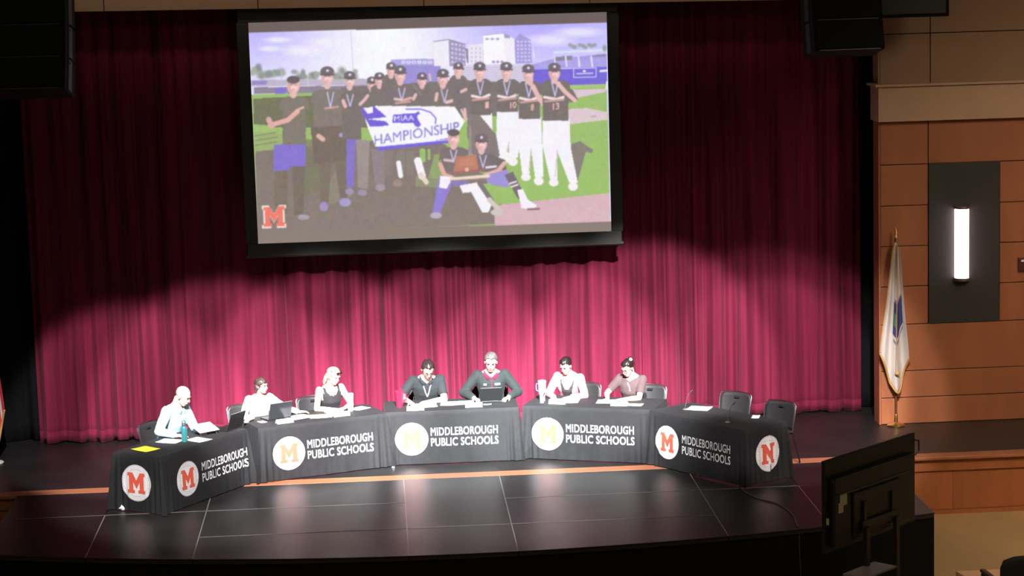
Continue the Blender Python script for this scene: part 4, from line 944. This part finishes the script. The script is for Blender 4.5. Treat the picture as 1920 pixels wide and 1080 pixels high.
def laptop(k, lx, ly, rot, ang, label, lid, deck, w_=.33, d_=.23, shiny=False):
    t = thing('laptop', label, 'laptop', at_table(k, lx, ly, TH+.004), trot(k, rot))
    b = MB(); b.box((0, 0, .009), (w_, d_, .016)); bo = b.obj('base', deck, t, bevel=.004)
    kb = MB(); kb.box((0, .02, .0175), (w_*.86, d_*.5, .002)); kb.obj('keyboard', M_black, bo); kb = MB(); kb.box((0, -.075, .0175), (.1, .06, .0015)); kb.obj('trackpad', M_dkmetal, bo)
    R = rx(math.radians(ang)); hinge = Vector((0, -d_/2+.004, .018))      # lid stands at the edge away from its user
    b = MB(); b.box(hinge+R @ Vector((0, 0, d_/2)), (w_, .008, d_), R); lo = b.obj('lid', lid, t, bevel=.004)
    b = MB(); b.box(hinge+R @ Vector((0, .0048, d_/2+.004)), (w_*.94, .001, d_*.86), R); b.obj('display', mat('laptop_display', (.02, .02, .025), .2, emit=(.25, .28, .33), estr=.6), lo)
    b = MB(); b.cone((-w_*.4, -d_/2+.004, .018), (w_*.4, -d_/2+.004, .018), .006, .006, 10); b.obj('hinge', M_dkmetal, t, smooth=True)
    b = MB(); b.box(hinge+R @ Vector((0, 0, d_+.0015)), (w_*.97, .0095, .004), R); b.obj('lid_rim', mat('lid_rim_grey', (.12, .12, .12), .4), lo)
def microphone(k, lx, ly, label, lean=(.03, .02), h=.19, dark=True):
    t = thing('table_microphone', label, 'microphone', at_table(k, lx, ly, TH+.004), trot(k))
    b = MB(); b.lathe([(.0, 0), (.032, 0), (.034, .006), (.022, .014), (.008, .018), (0, .019)], 20); b.obj('base', mat('pale_metal_base', (.5, .48, .44), .35, metal=.8), t, smooth=True)
    b = MB(); b.tube([(0, 0, .015), (lean[0]*.2, lean[1]*.2, h*.4), (lean[0]*.6, lean[1]*.6, h*.8), (lean[0]*1.2, lean[1]*1.2, h*1.05)], .0045, 8); b.obj('gooseneck', mat('grey_gooseneck', (.16, .16, .16), .35, metal=.7), t, smooth=True)
    e = Vector((lean[0]*1.2, lean[1]*1.2, h*1.05)); b = MB(); b.cap(e, e+Vector((lean[0]*.6, lean[1]*.6, .03)), .008, .009, 10); b.obj('capsule', M_black, t, smooth=True)
# left end table
sheet(1, -.614, .095, .235, .30, 'bright yellow sheet of paper near the left table end', M_yellow, -12, 'yellow_paper', .004)
sheet(1, -.11, .10, .24, .30, 'white papers under the bald man\'s forearm at the left table', None, 8)
sheet(1, .10, -.20, .23, .29, 'white paper lying right of the teal bottle', None, -10)
# open folder propped on a wire stand
t = thing('document_stand', 'white open document on a small tilted stand by the bald man', 'document stand', at_table(1, .43, -.06, TH+.004), trot(1, -20))
b = MB(); b.box((0, 0, .085), (.30, .24, .006), rx(.30)); b.obj('document', M_paper, t, bevel=.002)
for s in (-1, 1):
    b = MB(); b.tube([(s*.12, -.10, 0), (s*.12, .02, .085)], .005); b.obj('prop_leg', M_chrome, t, smooth=True); b = MB(); b.tube([(s*.12, .10, 0), (s*.12, .02, .085)], .005); b.obj('prop_leg', M_chrome, t, smooth=True)
laptop(1, .80, -.15, 0, 20, 'black open laptop at the far corner of the left end table', M_black, M_black)
t = thing('water_bottle', 'teal water bottle with dark cap and carry loop', 'bottle', at_table(1, -.06, -.10, TH+.004))
b = MB(); b.lathe([(0, 0), (.036, 0), (.038, .01), (.038, .17), (.033, .195), (.025, .205), (0, .205)], 24); b.obj('body', mat('teal_enamel', (.022, .155, .165), .35), t, smooth=True)
b = MB(); b.lathe([(0, .205), (.026, .205), (.027, .235), (.020, .245), (0, .246)], 20); bc = b.obj('cap', mat('dark_cap', (.03, .05, .05), .5), t, smooth=True)
b = MB(); b.tube([(-.022, 0, .24), (-.018, 0, .268), (0, 0, .278), (.018, 0, .268), (.022, 0, .24)], .005, 8); b.obj('carry_loop', MATS['dark_cap'], bc, smooth=True)
# second table
laptop(2, -.50, .12, 184-180+6, 18, 'grey open laptop in front of the person in white', mat('grey_laptop_lid', (.055, .058, .066), .22, metal=.5), M_dkmetal, .34, .235)
tent_card(2, -.50, -.25, 'cream folded name card in front of the grey laptop', 3)
tent_card(2, .31, -.23, 'cream folded name card in front of the blond woman', 0)
sheet(2, -.74, -.03, .09, .12, 'small white card beside the grey laptop', None, 10, 'note_card', .004)
sheet(2, -.22, .02, .34, .28, 'white papers right of the grey laptop', None, 12)
sheet(2, .06, -.10, .30, .24, 'pale yellow folder between the two people at the second table', M_manila, -14, 'paper_folder', .006)
sheet(2, .34, .02, .26, .30, 'white papers under the blond woman\'s arms', None, 6)
sheet(2, .71, .12, .24, .20, 'white paper right of the white tumbler', None, 20)
t = thing('white_tumbler', 'white lidded tumbler beside the blond woman', 'tumbler', at_table(2, .545, .03, TH+.004))
wt = mat('white_enamel', (.78, .76, .74), .35)
b = MB(); b.lathe([(0, 0), (.036, 0), (.038, .008), (.044, .20), (.045, .21), (0, .212)], 28); b.obj('body', wt, t, smooth=True)
b = MB(); b.lathe([(0, .211), (.046, .211), (.046, .235), (.040, .245), (0, .247)], 28); b.obj('lid', wt, t, smooth=True)
# middle table
t = thing('red_tumbler', 'translucent red tumbler with handle at the left of the middle table', 'tumbler', at_table(3, -.70, -.05, TH+.004), .3)
rm = mat('red_plastic', (.62, .015, .045), .3)
b = MB(); b.lathe([(0, 0), (.044, 0), (.046, .01), (.058, .20), (.060, .205), (0, .207)], 28); b.obj('body', rm, t, smooth=True)
b = MB(); b.lathe([(0, .206), (.062, .206), (.063, .222), (.05, .232), (0, .233)], 28); b.obj('lid', rm, t, smooth=True)
b = MB(); b.tube([(.055, 0, .18), (.088, 0, .175), (.10, 0, .14), (.092, 0, .08), (.05, 0, .05)], .008, 8); b.obj('handle', rm, t, smooth=True)
b = MB(); b.tube([(.01, .0, .23), (.02, 0, .265)], .005, 8); b.obj('straw', rm, t)
tent_card(3, -.49, -.33, 'cream folded name card in front of the man in the polo', 0)
tent_card(3, .31, -.26, 'cream folded name card in front of the grey-haired man', -3)
sheet(3, -.33, -.02, .28, .30, 'white papers the man in the polo is writing on', None, 4)
sheet(3, -.02, .04, .23, .28, 'white sheet on the middle table right of the writing man', None, -5)
sheet(3, .20, .06, .26, .28, 'white sheets left of the dark laptop on the middle table', None, 5)
laptop(3, .56, .10, 0, 15, 'small dark laptop in front of the grey-haired man', mat('dark_green_black_lid', (.004, .005, .005), .6), M_black, .30, .20)
sheet(3, .50, -.14, .11, .03, 'narrow white tag lying before the dark laptop', None, 0, 'paper_tag', .008)
# fourth table
t = thing('blue_tumbler', 'tall pale blue tumbler with handle and dark blue side', 'tumbler', at_table(4, -.73, -.06, TH+.004), 2.6)
bm_ = mat('pale_blue_enamel', (.30, .50, .78), .35)
b = MB(); b.lathe([(0, 0), (.036, 0), (.038, .01), (.040, .09), (.052, .12), (.054, .25), (.055, .26), (0, .262)], 28); b.obj('body', bm_, t, smooth=True)
b = MB(); b.lathe([(0, .26), (.056, .26), (.057, .28), (.048, .29), (0, .291)], 28); b.obj('lid', mat('lilac_lid', (.55, .55, .80), .4), t, smooth=True)
b = MB(); b.tube([(.05, 0, .24), (.088, 0, .235), (.094, 0, .20), (.088, 0, .145), (.048, 0, .13)], .009, 8); b.obj('handle', mat('blue_handle', (.07, .14, .42), .4), t, smooth=True)
microphone(4, -.70, -.19, 'small table microphone at the foot of the blue tumbler', (.02, .01), .10)
sheet(4, -.40, .0, .34, .30, 'white papers under the hands of the woman in pink', None, 8)
tent_card(4, -.47, -.21, 'cream folded name card in front of the woman in pink', 2)
sheet(4, .20, .06, .36, .28, 'white papers under the hands of the woman in taupe', None, 8)
sheet(4, .58, -.10, .24, .16, 'white sheet right of the name card at the fourth table', None, 0)
tent_card(4, .40, -.19, 'cream folded name card in front of the woman in taupe', 2)
# right end table
microphone(5, -.59, -.03, 'table microphone left of the white papers on the right end table', (.03, .05), .22)
microphone(5, .41, -.20, 'table microphone near the front corner of the right end table', (.03, .05), .22)
sheet(5, -.50, .15, .30, .26, 'stack of white papers on the right end table', None, 30, 'paper_stack', .010)
sheet(5, .42, .30, .10, .20, 'narrow white card at the back edge of the right end table', None, 40, 'note_card', .004)
# floor bits below the cloths
for (x, y), lb in (((-5.50, -4.22), 'crumpled white paper scrap at the foot of the left end table'), ((-2.06, -2.48), 'tiny white scrap on the floor between second and middle tables')):
    s_ = 1.0 if x < -5 else .35
    b = MB(); b.ell((0, 0, .03*s_), (.055*s_, .035*s_, .035*s_), nu=9, nv=6); r = random.Random(5); b.v = [(x_*r.uniform(.75, 1.2), y_*r.uniform(.75, 1.2), max(0, z_*r.uniform(.8, 1.3))) for x_, y_, z_ in b.v]
    tag(b.obj('paper_scrap', M_paper, loc=(x, y, .001)), lb, 'paper scrap')

# ------------------------------------------------------------------ flags
def flag(x, y, label, kind, hang=1.0, base_m=None):
    t = thing('flag_on_stand', label, 'flag', (x, y, 0))
    b = MB(); b.lathe([(0, 0), (.125, 0), (.13, .012), (.115, .028), (.05, .045), (.026, .06), (.022, .16), (.018, .17), (0, .17)], 32); b.obj('base', base_m or M_brass, t, smooth=True)
    b = MB(); b.tube([(0, 0, .1), (0, 0, 2.72)], .016, 12); b.obj('pole', mat('dark_oak_pole', (.10, .035, .015), .45), t, smooth=True)
    b = MB(); b.lathe([(0, 2.72), (.018, 2.72), (.022, 2.74), (.012, 2.76), (.020, 2.79), (.004, 2.87), (0, 2.872)], 14); b.obj('finial', M_brass, t, smooth=True)
    # cloth hanging in gathered folds: width widens downward, lower corner hangs in a point
    nu, nv = 60, 44; vs = []; fs = []; mi = []
    W0 = 1.0
    for j in range(nv+1):
        v = j/nv
        for i in range(nu+1):
            u = i/nu
            half = .05+.21*v**.8
            xx = -.06*v + (u-.42)*2*half*.75
            yy = -.03-.035*math.sin(u*13+.6)*(.35+v) - .05*math.sin(u*5)*v
            drop = 1.95 + .20*math.exp(-((u-.58)/.22)**2) - .28*max(0, u-.72)/.28 - .38*max(0, .34-u)/.34
            vs.append((xx+.02*math.sin(v*5+u*3)*v, yy, 2.66-drop*hang*v-.22*abs(u-.35)*(1-v)*.6))
    for j in range(nv):
        for i in range(nu):
            a = j*(nu+1)+i; fs.append((a, a+nu+1, a+nu+2, a+1)); u, v = (i+.5)/nu, (j+.5)/nv; m_ = 0
            if kind == 'state':
                if .42 < v < .64 and .40 < u < .92: m_ = 1
                if .48 < v < .57 and .44 < u < .62: m_ = 2
                if (.65 < v < .675 or .39 < v < .41) and .44 < u < .9: m_ = 3
            else:
                m_ = 0 if int(u*13) % 2 else 4
                if v < .45 and u < .5: m_ = 1
            mi.append(m_)
    me = bpy.data.meshes.new('flag_cloth'); me.from_pydata(vs, [], fs)
    for k in (mat('white_satin', (.50, .46, .42), .6, sheen=.2), mat('flag_blue', (.035, .04, .16), .7), mat('flag_green', (.06, .22, .09), .7), mat('flag_grey', (.16, .17, .22), .7), mat('flag_red', (.42, .02, .03), .7)): me.materials.append(k)
    me.polygons.foreach_set('material_index', mi); o = finish('flag_cloth', me, t, 2); md = o.modifiers.new('t', 'SOLIDIFY'); md.thickness = .004
    bot = [vs[nv*(nu+1)+i] for i in range(nu+1)]; b = MB()
    b.tube([(p[0], p[1]-.004, p[2]-.01) for p in bot], .016, 6); b.obj('fringe', M_goldcloth, o, smooth=True)
    b = MB(); b.tube([(vs[j*(nu+1)][0]-.004, vs[j*(nu+1)][1], vs[j*(nu+1)][2]) for j in range(nv+1)], .008, 6); b.obj('fringe', M_goldcloth, o, smooth=True)
    b = MB(); b.tube([(.012, -.05, 2.62), (.0, -.10, 2.0), (-.02, -.12, 1.3), (-.03, -.13, .82), (-.01, -.13, .80)], .007, 6); b.ell((-.01, -.13, .79), (.035, .03, .03)); b.obj('gold_cord', M_goldcloth, o, smooth=True)
flag(5.16, -1.12, 'white state flag with blue shield on a brass stand by the wood wall', 'state')
flag(-7.625, -1.14, 'red and white striped flag on a pale stand at the left frame edge', 'stripes', 1.13, mat('pale_stand', (.55, .53, .50), .5))

# ------------------------------------------------------------------ loudspeakers
def line_array(x, y, ztop, n, label, yawdeg, w_=.95, h_=.42, d_=.5):
    t = thing('line_array_speaker', label, 'loudspeaker', (x, y, ztop), rad(yawdeg)); pos = Vector((0, 0, 0)); ang = 0
    bm_ = mat('speaker_black', (.0035, .004, .0038), .7, spec=.15); gm = mat('speaker_grille', (.005, .0055, .005), .7, spec=.15)
    for i in range(n):
        ang = rad(3+5*i); R = rx(-ang) @ Matrix.Identity(3); c = pos+R @ Vector((0, 0, -h_/2))
        b = MB(); b.box(c, (w_, d_, h_*.965), R); co = b.obj('cabinet', bm_, t, bevel=.012)
        b = MB(); b.box(c+R @ Vector((0, -d_/2-.006, 0)), (w_*.92, .02, h_*.84), R); b.obj('grille', gm, co, bevel=.004)
        for s in (-1, 1):
            b = MB(); b.box(c+R @ Vector((s*(w_/2+.008), -.06, 0)), (.02, .16, h_*.9), R); b.obj('rigging_plate', mat('rigging_metal', (.05, .05, .05), .4, metal=.5), co)
            b = MB(); b.cone(c+R @ Vector((s*(w_/2+.018), -.10, h_*.35)), c+R @ Vector((s*(w_/2+.035), -.10, h_*.35)), .012, .012, 8); b.obj('pin', M_chrome, co)
        b = MB(); b.box(c+R @ Vector((0, -d_/2-.012, -h_*.47)), (w_*.86, .014, .010), R); b.obj('trim_edge', mat('rigging_metal', (.05, .05, .05), .4, metal=.5), co)
        pos = c+R @ Vector((0, 0, -h_/2))
line_array(3.99, -3.0, 6.68, 3, 'black hanging speaker array at the upper right before the curtain', 6)
line_array(-6.30, -4.0, 6.95, 4, 'black hanging speaker array at the upper left corner', -6, .95)
b = MB(); b.box((0, 0, .35), (.98, .45, .7)); b.box((0, -.23, .35), (.90, .02, .62), mi=1)
tag(b.obj('side_speaker', [mat('speaker_black', (.01,)*3), M_black], bevel=.015, loc=(5.10, -2.2, 5.86)), 'black box speaker before the tan wall above the wood panels', 'loudspeaker')

# ------------------------------------------------------------------ monitor on a cart, cable, front row
def build_monitor():
    a = Vector((2.615, -8.6, 0)); e = Vector((3.915, -7.35, 0)); c = (a+e)/2; ang = math.atan2(e.y-a.y, e.x-a.x); L = 1.81; Hh = 1.04; zc = 1.29-Hh/2+.8
    t = thing('display_monitor', 'large black monitor on a wheeled cart seen from behind, lower right', 'monitor', (c.x, c.y, -.8), ang)
    pm = mat('monitor_back', (.0065, .0085, .009), .45)
    b = MB(); b.box((0, .02, zc), (L, .045, Hh)); b.obj('bezel', pm, t, bevel=.008)
    b = MB(); b.box((0, .045, zc), (L*.97, .006, Hh*.95)); b.obj('display', mat('monitor_glass', (.01, .01, .012), .15), t)
    b = MB(); b.box((0, -.03, zc-.08), (L*.90, .07, Hh*.74)); b.obj('back_cover', pm, t, bevel=.02)
    b = MB(); b.box((0, -.075, zc-.16), (L*.52, .03, Hh*.48)); b.obj('electronics_cover', pm, t, bevel=.012)
    for z in (zc+.30, zc+.12): 
        b = MB(); b.box((0, -.068, z), (L*.86, .012, .012)); b.obj('back_ridge', mat('ridge_grey', (.03, .033, .03), .35), t)
    for s in (-.28, .28):
        b = MB(); b.box((s, -.10, zc-.20), (.05, .03, .34)); b.obj('mount_rail', M_black, t)
    b = MB(); b.box((0, -.118, zc-.30), (.7, .02, .10)); b.obj('mount_plate', M_black, t)
    b = MB(); b.tube([(L/2-.02, -.01, zc+.44), (L/2+.05, -.02, zc+.42), (L/2+.055, -.02, zc+.30), (L/2-.01, -.01, zc+.26)], .010, 8); b.obj('carry_handle', M_black, t, smooth=True)
    st = MB(); st.prism([(-.085, -.07), (-.01, -.07), (-.01, -.01), (.05, -.01), (.05, .10), (-.06, .10), (-.06, .02), (-.085, .02)], -.002, .002); st.v = [(x*1.2-.635, -.068+z, zc+.0+y*1.25) for x, y, z in st.v]
    st.obj('sticker', mat('pale_sticker', (.52, .50, .28), .7), t)
    b = MB(); b.box((-.87, -.012, zc-.16), (.02, .03, .07)); b.obj('sticker', MATS['pale_sticker'], t)
    for s in (-.3, .3):
        b = MB(); b.box((s, -.14, zc/2-.16), (.07, .05, zc-.32)); b.obj('cart_post', M_dkmetal, t, bevel=.006)
        b = MB(); b.box((s, -.10, .10), (.07, .75, .05)); b.obj('cart_foot', M_dkmetal, t, bevel=.006)
        for y in (-.43, .23):
            b = MB(); b.cone((s-.02, y, .04), (s+.02, y, .04), .04, .04, 16); b.obj('caster', M_black, t, smooth=True)
    b = MB(); b.box((-.42, -.26, .80), (.62, .30, .022)); b.obj('cart_shelf', mat('grey_shelf', (.20, .20, .18), .4), t, bevel=.004)
build_monitor()
def cable(pts, label, col):
    n = len(pts); out = []
    P = [Vector(p) for p in pts]
    for i in range(n-1):
        p0, p1, p2, p3 = P[max(i-1, 0)], P[i], P[i+1], P[min(i+2, n-1)]
        for j in range(8):
            s = j/8; out.append(.5*((2*p1)+(p2-p0)*s+(2*p0-5*p1+4*p2-p3)*s*s+(3*p1-p0-3*p2+p3)*s**3))
    out.append(P[-1]); b = MB(); b.tube(out, .008, 6); tag(b.obj('cable', col, smooth=2), label, 'cable')
cable([(2.35, -4.40, .011), (2.40, -4.75, .011), (2.52, -5.10, .011), (2.68, -5.35, .011), (2.76, -5.9, .011), (2.72, -6.40, .011), (2.72, -6.535, -.02), (2.72, -6.55, -.3), (2.76, -6.60, -.74), (2.95, -6.9, -.79)], 'thin dark cable running from the right table over the platform edge', mat('cable_grey', (.05, .05, .05), .5))
# front row seat at the lower right and the low tan wall beside it
def build_seat(x, y, rot, label):
    t = thing('auditorium_seat', label, 'seat', (x, y, -.8), rot); um = mat('black_upholstery', (.012, .010, .010), .8)
    b = MB(); b.box((0, 0, .45), (.50, .48, .12)); b.obj('seat', um, t, bevel=.04)
    vs = MB(); vs.loft([(Vector((0, .25, z)), a, .05) for z, a in ((.42, .25), (.6, .26), (.8, .255), (.88, .22), (.905, .12))], 24); vs.obj('backrest', um, t, smooth=2)
    for s in (-1, 1):
        b = MB(); b.box((s*.285, .02, .32), (.05, .42, .62)); b.obj('side_panel', um, t, bevel=.01)
        b = MB(); b.box((s*.285, -.02, .65), (.065, .38, .035)); b.obj('armrest', mat('dark_red_armrest', (.05, .018, .014), .5), t, bevel=.012)
build_seat(4.80, -8.30, PI+.1, 'black upholstered auditorium seat cut by the lower right corner')
b = MB(); b.box((0, 0, .04), (.62, .5, .08)); b.v = [(x+(.0 if x > 0 else .10*(y < 0)), y, z) for x, y, z in b.v]
tag(b.obj('tan_floor_block', mat('pale_tan_block', (.72, .45, .27), .7), bevel=.006, loc=(5.02, -6.40, -.80)), 'pale tan low block on the house floor at the bottom right', 'block')
